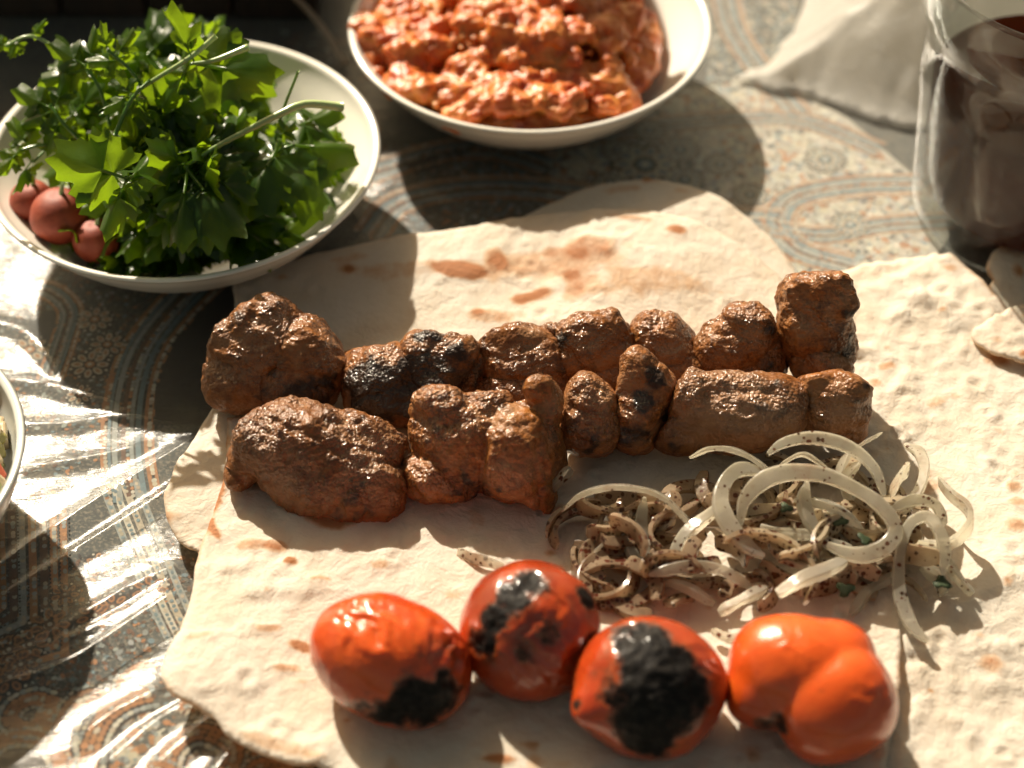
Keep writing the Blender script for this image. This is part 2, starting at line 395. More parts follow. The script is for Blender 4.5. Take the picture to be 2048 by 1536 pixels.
MT = dict(cloth=m_cloth(), thread=m_print(), film=m_film(), ceramic=m_ceramic('white_glazed_ceramic'), meat=m_meat(), tomato=m_tomato(), bread=m_bread(),
          onion=m_onion(), onion_dark=m_onion('sumac_soaked_onion', (0.42, 0.31, 0.19), (0.66, 0.57, 0.42), 0.45, 0.35), onion_shade=m_onion('shaded_sumac_onion', (0.27, 0.17, 0.10), (0.52, 0.40, 0.27), 0.5, 0.45), leaf=m_leaf('parsley_leaf', (0.020, 0.062, 0.005), (0.062, 0.140, 0.009)), stem=m_stem(), glass=m_glass(), cola=m_cola(), bag=m_bag(),
          box=m_box(), stew=m_stew(), salad=m_salad(),
          radish=m_plain('radish_skin', (0.20, 0.026, 0.010), (0.34, 0.060, 0.022), 0.6, 0.0, 0.1),
          stalk=m_plain('pale_dry_stalk', (0.30, 0.22, 0.15), (0.45, 0.36, 0.26)),
          flake=m_plain('dark_herb_flake', (0.010, 0.022, 0.006), (0.035, 0.060, 0.018), 0.7, 0.0))

# ================================================================== SETTING: tablecloth
def rect_grid(x0, x1, y0, y1, step):
    nx = int((x1 - x0) / step) + 1; ny = int((y1 - y0) / step) + 1
    X, Y = np.meshgrid(np.linspace(x0, x1, nx), np.linspace(y0, y1, ny), indexing='ij')
    return np.stack([X.ravel(), Y.ravel(), np.zeros(nx * ny)], 1), grid_faces(nx, ny)
V, F = rect_grid(-70, 70, -45, 85, 5.0)
V[:, 2] = 0
cloth = tag(obj('tablecloth', V, F, MT['cloth'], origin=(0, 0, 0)), 'dark brocade tablecloth with paisley and striped bands under the plastic', 'tablecloth', kind='structure')

class Print:
    """woven pattern: many small flat pieces of coloured thread lying on the cloth, one mesh"""
    def __init__(s): s.V = []; s.F = []; s.C = []; s.k = 0
    def poly(s, pts, col, layer):
        z = 0.005 + layer * 0.007 + random.random() * 0.006
        n = len(pts)
        for p in pts: s.V.append((p[0], p[1], z)); s.C.append(col)
        s.F.append(tuple(range(s.k, s.k + n))); s.k += n
    def oval(s, c, rx, ry, ang, col, layer=1, n=8):
        a = np.arange(n) / n * 2 * math.pi; ca, sa = math.cos(ang), math.sin(ang)
        x = np.cos(a) * rx; y = np.sin(a) * ry
        s.poly(np.stack([c[0] + x * ca - y * sa, c[1] + x * sa + y * ca], 1), col, layer)
    def band(s, path, off, wid, col, layer=1):
        p = path[:, :2]; T = np.gradient(p, axis=0); T /= np.linalg.norm(T, axis=1)[:, None] + 1e-9; N = np.stack([-T[:, 1], T[:, 0]], 1)
        a = p + N * (off - wid / 2); b = p + N * (off + wid / 2)
        for i in range(len(p) - 1): s.poly([a[i], a[i + 1], b[i + 1], b[i]], vary(col, 0.12), layer)
    def beads(s, path, off, size, gap, cols, layer=2):
        p = path[:, :2]; T = np.gradient(p, axis=0); T /= np.linalg.norm(T, axis=1)[:, None] + 1e-9; N = np.stack([-T[:, 1], T[:, 0]], 1)
        q = p + N * off; L = np.concatenate([[0], np.cumsum(np.linalg.norm(np.diff(q, axis=0), axis=1))])
        d = 0
        while d < L[-1]:
            i = min(np.searchsorted(L, d), len(q) - 1)
            s.oval(q[i], size * (0.5 + 0.14 * random.random()), size * (0.38 + .12 * random.random()), math.atan2(T[i, 1], T[i, 0]) + random.uniform(-.2, .2), vary(random.choice(cols), .2), layer)
            d += gap
def vary(c, a): 
    k = 1 + random.uniform(-a, a); return (c[0] * k, c[1] * k * (1 + random.uniform(-a, a) * .2), c[2] * k)
TAN = (0.50, 0.22, 0.075); ORG = (0.58, 0.27, 0.11); GRY = (0.40, 0.44, 0.42); BLU = (0.18, 0.28, 0.32); BEI = (0.64, 0.56, 0.42); PAL = (0.74, 0.70, 0.58); DRK = (0.022, 0.016, 0.011); BRN = (0.16, 0.07, 0.03)
pr = Print()
def gp(pts, n=60): return spline(np.array([P(x, y, 0) for x, y in pts]), n)
def striped(pts, scale=1.0, n=70, alt=False):
    p = gp(pts, n)
    lay = [(-0.75, .12, TAN), (-.55, .10, BLU), (-.38, .16, GRY), (-.12, .14, BRN), (.12, .12, GRY), (.32, .16, BLU), (.55, .12, TAN), (.75, .1, ORG)]
    for o, wd, c in lay: pr.band(p, o * scale, wd * scale, c, 1)
    pr.beads(p, .66 * scale, .17 * scale, .2 * scale, [BEI, PAL], 2); pr.beads(p, -.66 * scale, .15 * scale, .19 * scale, [TAN, BEI], 2)
    pr.beads(p, 0.0, .14 * scale, .18 * scale, [GRY, PAL, ORG], 2)
def solid(pts, col, layer=1): pr.poly([P(x, y, 0) for x, y in pts], col, layer)
def curl(pts, w=.55):
    p = gp(pts, 70)
    pr.band(p, 0, w * 1.5, (0.05, 0.03, 0.018), 1)
    pr.beads(p, w * .42, .22, .20, [TAN, ORG], 2); pr.beads(p, w * .14, .20, .19, [ORG, TAN, BEI], 2); pr.beads(p, -w * .14, .2, .2, [TAN, ORG], 2)
    pr.beads(p, -w * .48, .18, .17, [PAL, GRY, BEI], 2); pr.beads(p, w * .7, .13, .16, [GRY, BEI], 2)
def flower(px, py, r, cols=(BEI, TAN), petals=9):
    c = P(px, py, 0)
    pr.oval(c, r * 1.25, r * 1.25, 0, DRK, 1, 20)
    for k in range(petals):
        a = k / petals * 2 * math.pi
        pr.oval(c[:2] + r * .75 * np.array([math.cos(a), math.sin(a)]), r * .38, r * .23, a, vary(cols[0], .15), 2)
        pr.oval(c[:2] + r * .75 * np.array([math.cos(a), math.sin(a)]), r * .2, r * .11, a, vary(cols[1], .15), 3)
        pr.oval(c[:2] + r * 1.12 * np.array([math.cos(a + .35), math.sin(a + .35)]), r * .1, r * .1, a, vary(PAL, .15), 2)
    pr.oval(c, r * .3, r * .3, 0, cols[1], 3, 12); pr.oval(c, r * .14, r * .14, 0, PAL, 4, 10)
def fill(poly_px, n, cols, s0, s1):
    pts = np.array([P(x, y, 0)[:2] for x, y in poly_px]); lo, hi = pts.min(0), pts.max(0)
    got = 0; X = RNG.uniform(lo, hi, size=(n * 4, 2)); X = X[inside(X, pts)][:n]
    for q in X:
        s = random.uniform(s0, s1); pr.oval(q, s, s * random.uniform(.35, .9), random.uniform(0, 3.14), vary(random.choice(cols), .25), 0, 6)
def inside(X, poly):
    c = np.zeros(len(X), bool); j = len(poly) - 1
    for i in range(len(poly)):
        xi, yi = poly[i]; xj, yj = poly[j]
        cond = ((yi > X[:, 1]) != (yj > X[:, 1])) & (X[:, 0] < (xj - xi) * (X[:, 1] - yi) / (yj - yi + 1e-12) + xi)
        c ^= cond; j = i
    return c
# lower-left: beaded paisley curls on a dark ground
curl([(150, 1560), (128, 1500), (138, 1440), (165, 1405), (192, 1400), (190, 1420)], .62)
curl([(180, 1560), (190, 1490), (215, 1440), (255, 1410), (300, 1395)], .62)
curl([(100, 1400), (70, 1393), (30, 1410), (15, 1440), (40, 1460), (95, 1462)], .5)
curl([(100, 1400), (92, 1430), (70, 1435)], .4)
curl([(-40, 1530), (0, 1490), (50, 1478), (95, 1492), (118, 1530)], .45)
curl([(255, 1390), (258, 1360), (285, 1342), (310, 1350)], .5)
curl([(330, 1560), (350, 1500), (400, 1470), (460, 1500), (440, 1560)], .6)
curl([(240, 1600), (300, 1545), (380, 1580)], .6)
curl([(500, 1620), (520, 1540), (600, 1560)], .6)
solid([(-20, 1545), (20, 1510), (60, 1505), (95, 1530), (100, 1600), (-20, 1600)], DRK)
for q in [(18, 1300), (42, 1330), (60, 1290), (20, 1355), (100, 1250), (200, 1130), (190, 1232), (225, 1215), (130, 1190), (300, 1180)]: flower(q[0], q[1], random.uniform(.35, .6), (TAN, BRN), 7)
fill([(0, 1150), (420, 1050), (380, 1400), (0, 1400)], 1100, [TAN, BRN, GRY, BLU, BRN, DRK], .03, .12)
fill([(0, 1400), (420, 1300), (760, 1536), (800, 1650), (0, 1650)], 420, [BRN, GRY, DRK, BLU], .03, .10)
fill([(200, 1400), (760, 1430), (800, 1650), (200, 1650)], 900, [TAN, ORG, BEI, PAL, GRY], .05, .2)
# left: striped corner, and the band that sweeps past the bread
for k, (o, c) in enumerate([(0, TAN), (22, BRN), (40, GRY), (62, TAN), (84, BRN), (104, ORG), (124, TAN)]):
    p = np.vstack([gp([(o, 985), (o + 4, 1130), (o + 6, 1215 + o * .75)], 40), gp([(o + 6, 1215 + o * .75), (-60, 1262 + o * .75)], 12)])
    pr.band(p, 0, .22, c, 1); pr.beads(p, 0.03, .16, .19, [c, BEI, GRY], 2); pr.beads(p, .17, .07, .15, [DRK], 3)
for k, (o, c) in enumerate([(0, GRY), (22, PAL), (44, BEI), (70, GRY)]):
    p = gp([(200 + o, 960), (240 + o, 1060), (305 + o, 1215), (400 + o, 1400)], 50)
    pr.band(p, 0, .2, c, 1); pr.beads(p, .0, .12, .17, [BLU, BEI], 2)
striped([(430, 540), (350, 620), (290, 700), (262, 790), (255, 900), (268, 1000)], 1.0)
striped([(30, 585), (95, 580), (140, 620), (128, 680), (100, 760)], .55)
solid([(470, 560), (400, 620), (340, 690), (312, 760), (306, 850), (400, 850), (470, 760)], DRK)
solid([(60, 640), (105, 620), (120, 660), (90, 730), (45, 720)], (0.06, 0.07, 0.07))
fill([(0, 480), (420, 520), (260, 900), (0, 1000)], 1500, [TAN, GRY, BLU, BRN, DRK], .03, .11)
for q in [(190, 640), (215, 690), (180, 730), (160, 790), (60, 700), (80, 820)]: flower(q[0], q[1], random.uniform(.35, .55), (BEI, TAN), 8)
# behind the bread
striped([(740, 470), (800, 405), (950, 375), (1150, 385), (1400, 430), (1560, 440)], .8, 90)
striped([(700, 360), (790, 330), (900, 300), (1000, 300), (1100, 330)], .8)
solid([(800, 330), (860, 300), (960, 290), (900, 330), (830, 350)], DRK)
solid([(740, 420), (790, 450), (830, 480), (770, 480)], (0.17, 0.24, 0.27), 1)
striped([(1840, 370), (1700, 375), (1590, 400), (1560, 450), (1600, 500), (1700, 530)], .75, 70)
striped([(1380, 470), (1500, 450), (1640, 470), (1760, 450), (1900, 440)], .6, 70)
striped([(1100, 290), (1250, 260), (1420, 240), (1600, 240), (1760, 300)], .6, 70)
solid([(1440, 190), (1560, 150), (1700, 240), (1860, 380), (1900, 470), (1800, 620), (1500, 580), (1400, 450), (1420, 300)], (0.58, 0.55, 0.47), -.5)  # pale ground: the sun patch between the shadows brightened into the cloth colour
for q, r in [((1290, 330), 1.0), ((1235, 300), .5), ((1360, 300), .6), ((1220, 365), .5), ((1370, 360), .55), ((1300, 262), .5), ((1440, 330), .5), ((1650, 320), .6), ((1700, 450), .55), ((1500, 390), .5)]: flower(q[0], q[1], r, (BEI, BLU), 10)
fill([(1100, 230), (1560, 150), (1900, 420), (1800, 600), (1500, 560), (1100, 430)], 7500, [BEI, PAL, (.56, .57, .53), (.62, .57, .47), PAL, PAL, BEI, (.36, .43, .44), TAN, (0.12, .12, .11)], .07, .22)  # threads lightened here too, sunlight put into their colour
fill([(700, 300), (1150, 260), (1150, 460), (740, 500)], 1300, [GRY, TAN, BRN, BLU], .03, .12)
fill([(1400, 0), (1600, 0), (1560, 160), (1420, 220)], 700, [GRY, BLU, BEI], .04, .14)
striped([(1440, -60), (1470, 60), (1530, 150), (1600, 230)], .7, 50)
fill([(560, 60), (720, 60), (760, 260), (700, 400)], 300, [GRY, BRN, TAN], .03, .12)
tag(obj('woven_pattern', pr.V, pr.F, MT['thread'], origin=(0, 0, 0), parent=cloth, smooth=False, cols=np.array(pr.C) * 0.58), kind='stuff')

# ------------------------------------------------------------------ clear plastic sheet with creases
V, F = rect_grid(-34, 34, -26, 44, 0.17)
def creases(X):
    z = 0.09 + 0.03 * fbm(X, 0.25, 2)
    rot = math.radians(28); c, s = math.cos(rot), math.sin(rot)
    U = np.stack([X[:, 0] * c + X[:, 1] * s, (-X[:, 0] * s + X[:, 1] * c), np.zeros(len(X))], 1)
    A = U * np.array([0.28, 1.0, 1.0])
    left = sstep(-2, -9, X[:, 0]) 
    z += (0.25 + 0.75 * left) * (0.022 * np.maximum(ridge(A, 0.33, 5, 2) - 0.9, 0) * 2 + 0.012 * fbm(A + .5 * np.stack([pn(X, .4, 61), pn(X, .4, 62), 0 * z], 1), 0.9, 9, 3) + 0.011 * fbm(A * np.array([2.0, 1, 1]), 2.6, 4, 2))
    return z
V[:, 2] = creases(V)
def add_ridge(V, pts, h, wid, skew=0.4):
    p = spline(np.array([P(x, y, 0) for x, y in pts]), 50)[:, :2]
    d = np.full(len(V), 1e9); sd = np.zeros(len(V)); al = np.zeros(len(V))
    for i in range(len(p) - 1):
        a, b = p[i], p[i + 1]; ab = b - a; t = np.clip(((V[:, :2] - a) @ ab) / (ab @ ab), 0, 1)
        q = V[:, :2] - a - t[:, None] * ab; dd = np.hypot(q[:, 0], q[:, 1]); m = dd < d
        d[m] = dd[m]; sd[m] = np.sign(ab[0] * q[m, 1] - ab[1] * q[m, 0]); al[m] = (i + t[m]) / (len(p) - 1)
    w_ = wid * np.where(sd > 0, 1 + skew, 1 - skew)
    V[:, 2] += h * np.exp(-(d / w_) ** 1.4) * np.minimum(1, 6 * np.minimum(al + .05, 1.05 - al))
for a in [([(-60, 1190), (120, 1075), (260, 985), (440, 870)], .45, .30), ([(-30, 1235), (150, 1120), (300, 1025), (380, 965)], .3, .2),
          ([(-60, 1420), (60, 1385), (160, 1345), (280, 1268), (400, 1190)], .65, .4), ([(100, 1290), (200, 1230), (290, 1180), (380, 1140)], .3, .22),
          ([(-30, 1345), (120, 1300), (260, 1240), (380, 1160)], .25, .25), ([(-60, 655), (40, 672), (90, 715), (130, 770)], .3, .25), ([(-60, 780), (60, 778), (150, 798), (260, 828)], .3, .22),
          ([(160, 1500), (240, 1440), (350, 1385)], .35, .25), ([(200, 1560), (330, 1450), (440, 1400)], .3, .2), ([(300, 1560), (420, 1460), (470, 1430)], .3, .2), ([(420, 1580), (480, 1500), (520, 1470)], .3, .2),
          ([(-40, 850), (100, 860), (240, 845), (330, 855)], .2, .2), ([(40, 950), (170, 930), (300, 900)], .2, .2), ([(1500, 560), (1620, 470), (1840, 440)], .1, .3), ([(700, 470), (800, 380), (980, 440)], .15, .3)]:
    add_ridge(V, *a)
# the film lies flat where dishes and bread press on it
def press(V, x, y, r, soft=1.5):
    d = np.hypot(V[:, 0] - x, V[:, 1] - y); k = sstep(r, r + soft, d); V[:, 2] = 0.06 + (V[:, 2] - 0.06) * k
film = tag(obj('plastic_sheet', V, F, MT['film'], origin=(0, 0, 0)), 'clear creased plastic sheet spread over the dark brocade tablecloth', 'plastic sheet')

# ================================================================== BREAD
def dist_poly(X, poly):
    d = np.full(len(X), 1e9); n = len(poly)
    for i in range(n):
        a, b = poly[i], poly[(i + 1) % n]; ab = b - a; t = np.clip(((X - a) @ ab) / (ab @ ab + 1e-12), 0, 1)
        q = X - a - t[:, None] * ab; d = np.minimum(d, np.hypot(q[:, 0], q[:, 1]))
    return d
def fill_mesh(outline, step):
    """outline (k,2) cm -> V2 (n,2), F triangles, dist to edge"""
    n = len(outline); lo, hi = outline.min(0), outline.max(0)
    gx = np.arange(lo[0], hi[0], step); gy = np.arange(lo[1], hi[1], step * .87)
    X, Y = np.meshgrid(gx, gy); X = X + (np.arange(len(gy)) % 2)[:, None] * step * .5
    Q = np.stack([X.ravel(), Y.ravel()], 1); Q = Q[inside(Q, outline)]; Q = Q[dist_poly(Q, outline) > step * .6]
    pts = [Vector(p) for p in np.vstack([outline, Q]).tolist()]
    r = delaunay_2d_cdt(pts, [], [list(range(n))], 1, 1e-6)
    V2 = np.array([v[:] for v in r[0]]); return V2, [tuple(f) for f in r[2]], dist_poly(V2, outline)
def undul(X):
    p = np.c_[X, np.zeros(len(X))]
    return 0.16 * fbm(p, 0.16, 21, 2)
def closed_px(px, n, zs=0.4, jag=0.05, seed=0):
    pts = np.array([P(x, y, zs)[:2] for x, y in px]); pts = np.vstack([pts, pts[:1]])
    c = spline(np.c_[pts, np.zeros(len(pts))], n + 1)[:-1, :2]
    t = np.c_[c, np.zeros(len(c))]
    c = c + jag * np.stack([fbm(t, 1.1, seed, 3), fbm(t, 1.1, seed + 9, 3)], 1)
    return c
def lavash(name, px, zoff, label, spots=(), lifts=(), seed=0, step=0.14, blister=1.0, n=420, edge_toast=.5, edge_drop=0.0, creases=()):
    out = closed_px(px, n, zoff, 0.06, seed)
    X, F, d = fill_mesh(out, step)
    p = np.c_[X, np.zeros(len(X))]
    z = zoff + undul(X)
    for (x, y, r, h) in lifts:
        q = P(x, y, zoff); z += h * np.exp(-((X[:, 0] - q[0]) ** 2 + (X[:, 1] - q[1]) ** 2) / r ** 2)
    pimp = np.maximum(fbm(p, 0.9, seed + 3, 3), 0) ** 1.3 * sstep(-.2, .5, pn(p, 0.22, seed + 5))
    wr = ridge(p * np.array([1.3, .8, 1]), 0.7, seed + 8, 3) - 1.0
    z += blister * (0.13 * pimp + 0.035 * wr * sstep(-.3, .4, pn(p, .2, seed + 15)) + 0.025 * fbm(p, 2.4, seed + 11, 3))
    tb_list = []
    for k in range(70):
        i = RNG.integers(len(X)); r = RNG.uniform(.12, .32); dd = np.hypot(X[:, 0] - X[i, 0], X[:, 1] - X[i, 1])
        z += blister * .055 * (np.exp(-((dd - r) / (r * .45)) ** 2) - .6 * np.exp(-(dd / (r * .6)) ** 2))
    for k in range(int(26 * blister)):          # toasted blisters
        i = RNG.integers(len(X)); r = RNG.uniform(.10, .34); dd = np.hypot((X[:, 0] - X[i, 0]), (X[:, 1] - X[i, 1]) * RNG.uniform(.9, 1.8)) / r + .4 * pn(p, 2.0, seed + k)
        tb_list.append((np.exp(-dd ** 2) * RNG.uniform(.25, .8))); z += .035 * np.exp(-dd ** 2)
    for (pts, h, wd) in creases:
        tmp = np.c_[X, np.zeros(len(X))]; add_ridge(tmp, pts, h, wd, .5); z += tmp[:, 2]
    z += 0.05 * sstep(.5, 0, d) * pn(p, .8, seed + 2) - edge_drop * sstep(1.2, 0, d)
    toast_glow = edge_toast * sstep(.22, 0.02, d) * sstep(-.25, .35, pn(p, .35, seed + 30))
    toast_glow += .5 * sstep(.30, .7, pn(p, .8, seed + 40)) * sstep(-.1, .4, pn(p, .18, seed + 43))
    toast_glow += sum(tb_list)
    for s in spots:
        q = P(s[0], s[1], zoff); rx, ry, a, amt = s[2], s[3], math.radians(s[4]), s[5]
        u = X[:, 0] - q[0]; v = X[:, 1] - q[1]; uu = (u * math.cos(a) + v * math.sin(a)) / rx; vv = (-u * math.sin(a) + v * math.cos(a)) / ry
        rr = np.sqrt(uu ** 2 + vv ** 2) + .35 * pn(p, 1.4, seed + 50); toast_glow += 1.3 * amt * sstep(1.3, .45, rr)
        z += .05 * np.exp(-rr ** 2)
    o = obj(name, np.c_[X, z], F, MT['bread'], origin=(X[:, 0].mean(), X[:, 1].mean(), 0), attrs={'toast_glow': np.clip(toast_glow, 0, 1.3)})
    so = o.modifiers.new('thickness', 'SOLIDIFY'); so.thickness = 0.0011; so.offset = -1
    return tag(o, label, 'bread', 'sheets of lavash bread under the kebab')
lavash('lavash_bread', [(1000, 560), (1045, 450), (1110, 420), (1190, 398), (1290, 393), (1390, 408), (1470, 440), (1540, 490), (1600, 560), (1620, 640), (1400, 700), (1100, 700)], 0.42,
       'rounded pale lavash sheet peeking out furthest back, behind the scorched lavash', lifts=[(1300, 420, 3.5, .9)], spots=[(1240, 412, 1.0, .25, 0, .35)], seed=1, blister=.4, edge_toast=.25)
lavash('lavash_bread', [(2120, 480), (2030, 520), (1990, 520), (1968, 548), (1985, 570), (1975, 590), (1990, 640), (2100, 700), (2250, 620)], 0.55,
       'small torn lavash scrap with ragged tip at the foot of the glass', seed=2, blister=.5, n=160, lifts=[(1990, 530, 1.2, .5)])
lavash('lavash_bread', [(1640, 560), (1690, 545), (1790, 532), (1885, 523), (1925, 545), (1975, 592), (2030, 640), (2200, 760), (2300, 1100), (2300, 1640), (2050, 1700), (1700, 1700), (1560, 1300), (1560, 900)], 0.40,
       'large blistered white lavash sheet filling the right side beside the onions', seed=3, blister=1.5, spots=[(1775, 735, .35, .2, 20, .5), (1870, 805, .5, .25, 20, .3), (2030, 1010, .3, .2, 0, .4), (1990, 720, .4, .3, 0, .3)],
       lifts=[(1890, 560, 3, .35), (2000, 1130, 3, .25), (1960, 1260, 2.2, .25), (1990, 1480, 3.0, -.12)], creases=[([(1700, 1330), (1850, 1290), (2048, 1150)], .14, .9), ([(1750, 600), (1850, 640), (1990, 700)], .12, .5)], n=520)
lavash('lavash_bread', [(2048, 612), (1985, 640), (1950, 660), (1945, 680), (1975, 700), (2020, 716), (2100, 730), (2300, 720), (2250, 600)], 0.66,
       'folded-over lavash flap on the right edge below the torn scrap', seed=4, blister=.8, n=160, lifts=[(2010, 640, 2.0, .2)], edge_toast=.1)
lavash('lavash_bread', [(467, 552), (560, 528), (700, 505), (830, 490), (950, 470), (1060, 453), (1160, 450), (1280, 449), (1400, 472), (1500, 515), (1580, 580), (1650, 680), (1700, 800), (1640, 1000), (1200, 1150), (700, 1180),
        (470, 1130), (388, 1108), (340, 1060), (330, 1010), (352, 950), (400, 860), (440, 780), (462, 690), (470, 620)], 0.62,
       'lavash sheet under the meat with orange scorch marks and painted glow, its edge behind the kebab', seed=5,
       spots=[(920, 556, .85, .40, -10, .95), (1060, 600, .75, .28, 15, .8), (1350, 489, .42, .24, 0, .7), (1260, 468, .9, .16, -10, .5), (700, 530, .7, .25, 0, .35), (1100, 545, 2.6, .8, 0, .42), (1300, 590, 2.4, .7, 0, .36), (990, 640, 1.0, .35, 0, .4), (1180, 520, 1.2, .5, 0, .36), (800, 560, 1.6, .5, 0, .3)],  # small scorch marks; the wide faint spots paint light glowing through the sheet
       lifts=[(1250, 470, 4.0, .75), (900, 520, 3.5, .3), (1080, 540, 2.0, -.25), (360, 1000, 2, .2)], n=520, edge_toast=.3)
lavash('lavash_bread', [(455, 840), (452, 900), (450, 960), (430, 1030), (396, 1112), (388, 1180), (368, 1260), (332, 1318), (325, 1360), (340, 1395), (400, 1425), (432, 1440), (470, 1480), (560, 1515), (680, 1545), (900, 1610), (1300, 1680), (1740, 1660),
        (1772, 1530), (1795, 1400), (1801, 1240), (1790, 1150), (1740, 1000), (1650, 900), (1300, 860), (900, 850), (600, 835)], 0.84,
       'wide white lavash sheet carrying the grilled tomatoes and the onion', seed=6, blister=1.1,
       spots=[(660, 1035, .9, .6, -20, .85), (560, 985, .5, .3, 20, .45), (505, 1100, .5, .25, 0, .5), (555, 1105, .35, .3, 0, .6), (580, 1135, .2, .15, 0, .8), (598, 1295, .42, .2, -25, .9), (575, 1340, .45, .14, 0, .5), (1000, 1520, .45, .14, 0, .9), (640, 1170, .35, .12, 0, .5), (760, 1140, .3, .2, 0, .45), (540, 1265, .5, .15, 0, .45), (400, 1285, .5, .15, 15, .4), (445, 985, .12, .8, -8, .9), (420, 1055, .12, .7, 30, .9), (560, 1490, 1.6, .25, -20, .35), (1060, 1490, .3, .12, 0, .5)],
       lifts=[(365, 1370, 1.6, .35), (560, 1110, 3, .12), (700, 1060, 2, .15)], n=560, edge_toast=.45, creases=[([(480, 1250), (540, 1235), (640, 1230)], .08, .3), ([(440, 1010), (560, 1060), (640, 1180)], .06, .35)])

# ================================================================== MEAT
MEATS = []
def ell(px, py, z, rx, ry, rd=None, rot=0.0, sub=4, seed=0):
    """ellipsoid whose outline in the photograph is rx x ry pixels round px,py, standing with its centre at height z"""
    c = P(px, py, z); k = ppc(c); rx, ry = rx / k, ry / k; rd = (rx + ry) / 2 if rd is None else rd / k
    a = math.radians(rot); vr = c - CAMP; vr /= np.linalg.norm(vr)
    R0 = RIGHT - vr * RIGHT.dot(vr); R0 /= np.linalg.norm(R0); U0 = np.cross(R0, vr)
    ax = R0 * math.cos(a) + U0 * math.sin(a); ay = -R0 * math.sin(a) + U0 * math.cos(a)
    S, F = ico(sub)
    S = np.sign(S) * np.abs(S) ** 0.88
    return c + S[:, :1] * ax * rx + S[:, 1:2] * ay * ry + S[:, 2:3] * vr * rd, F
def nearest_front(V, N, px, py):
    d = V - CAMP; dp = d @ FWD; x = 1024 + FPX * (d @ RIGHT) / dp; y = 768 - FPX * (d @ UP) / dp
    q = (x - px) ** 2 + (y - py) ** 2 + 1e6 * ((N * d).sum(1) > 0)
    return V[np.argmin(q)]
def meat(lobes, label, chars=(), fats=(), seed=0, z0=0.80, amp=1.0, voxel=0.045, knobs=()):
    parts = [ell(*l) for l in lobes]
    V, F, N = union_blob(parts, voxel, 12)
    rs = np.random.default_rng(seed * 13 + 5); cen = V.mean(0); lo0, hi0 = V.min(0), V.max(0)
    for k in range(7):          # knife-cut and pressed faces: flatten the lump against random planes
        nn = rs.normal(size=3) * np.array([1.1, 1.0, .8]); nn[2] = abs(nn[2]) * .9; nn /= np.linalg.norm(nn)
        pr_ = (V - cen) @ nn; top = pr_.max(); cut = top * rs.uniform(.70, .93)
        over = np.maximum(pr_ - cut, 0); V = V - nn * (over * .6)[:, None]
    lo1, hi1 = V.min(0), V.max(0); grow = (hi0 - lo0) / (hi1 - lo1) * 1.03
    V = (lo0 + hi0) / 2 + (V - (lo1 + hi1) / 2) * grow
    fibre = V @ np.array([[.45, .5, 0], [-.2, 1, 0], [.1, .2, 1.]])
    disp = amp * (0.13 * fbm(V, 0.6, seed, 2) - 0.20 * np.maximum(ridge(V * np.array([1, 1.2, .8]), .62, seed + 3, 1) - .66, 0) + 0.085 * fbm(V, 1.6, seed + 7, 3) + .045 * (ridge(fibre, 2.0, seed + 17, 3) - .9)) + .10
    topm = sstep(-.1, .7, N[:, 2])
    fine = np.maximum(fbm(V, 7.0, seed + 9, 2), -.25)
    disp += amp * (0.008 + 0.026 * topm * sstep(-.3, .3, pn(V, .9, seed + 13))) * fine
    mid = fbm(V, 1.6, seed + 7, 3); crest = sstep(.12, .55, mid + .5 * (ridge(fibre, 2.0, seed + 17, 3) - 1.0)); vale = sstep(-.05, -.5, mid)
    V = V + N * disp[:, None]
    sear = np.clip(.10 + .85 * topm * sstep(-.5, .2, pn(V, .8, seed + 61)) + .3 * pn(V, 1.6, seed + 62), 0, 1)
    low = V[:, 2] < z0; V[low, 2] = z0 + (V[low, 2] - z0) * 0.03
    ch = 0.22 * sstep(.1, .7, pn(V, .7, seed + 20)) + .12 * sstep(.2, .6, pn(V, 1.7, seed + 22)) + .15 * topm * sstep(0, .6, pn(V, 1.1, seed + 24))
    ch = ch + .34 * crest
    for (x, y, r, a) in chars:
        q = nearest_front(V, N, x, y); dd = np.linalg.norm(V - q, axis=1) / (r / 65.0); ch += a * sstep(1.2, .4, dd + .3 * pn(V, 1.5, seed + 30))
    ft = 0.55 * sstep(.05, .6, fbm(V, .7, seed + 50, 3)) * (1 - .6 * topm) + .45 * vale
    for (x, y, r, a) in fats:
        q = nearest_front(V, N, x, y); dd = np.linalg.norm(V - q, axis=1) / (r / 65.0); ft += a * sstep(1.2, .3, dd + .3 * pn(V, 1.2, seed + 31))
    o = obj('grilled_meat_chunk', V, F, MT['meat'], attrs={'char': np.clip(ch, 0, 1), 'fat': np.clip(ft, 0, 1), 'sear': sear})
    MEATS.append(o)
    return tag(o, label, 'meat', 'grilled meat chunks in two rows')
# back row, left to right:  lobe = (px, py, z, rx, ry, rdepth, rot)
meat([(525, 690, 2.2, 92, 88, 85, 20), (620, 715, 2.1, 72, 75, 70, 0), (500, 755, 1.7, 66, 55, 60, 0), (600, 770, 1.7, 70, 40, 60, 0), (520, 635, 3.0, 62, 38, 50, 10), (436, 672, 2.4, 14, 13, 12, 0)],
     'lumpy two-lobed dark brown meat chunk at the far left of the back row', chars=[(640, 790, 60, .7), (570, 640, 30, .35), (480, 720, 30, .3), (555, 790, 50, .5)], seed=2, amp=1.05)
meat([(770, 760, 1.9, 82, 60, 60, 8), (880, 745, 2.1, 82, 70, 62, -4), (840, 700, 2.7, 40, 32, 40, 40), (720, 745, 1.9, 40, 38, 45, 0), (930, 710, 2.4, 40, 30, 40, 0), (800, 800, 1.5, 105, 45, 60, -6), (900, 790, 1.5, 70, 45, 60, 0)],
     'very dark wedge-shaped meat chunk second from left in the back row', chars=[(880, 760, 95, .75), (760, 790, 90, .75), (720, 790, 60, .6), (835, 675, 22, .8)], seed=5)
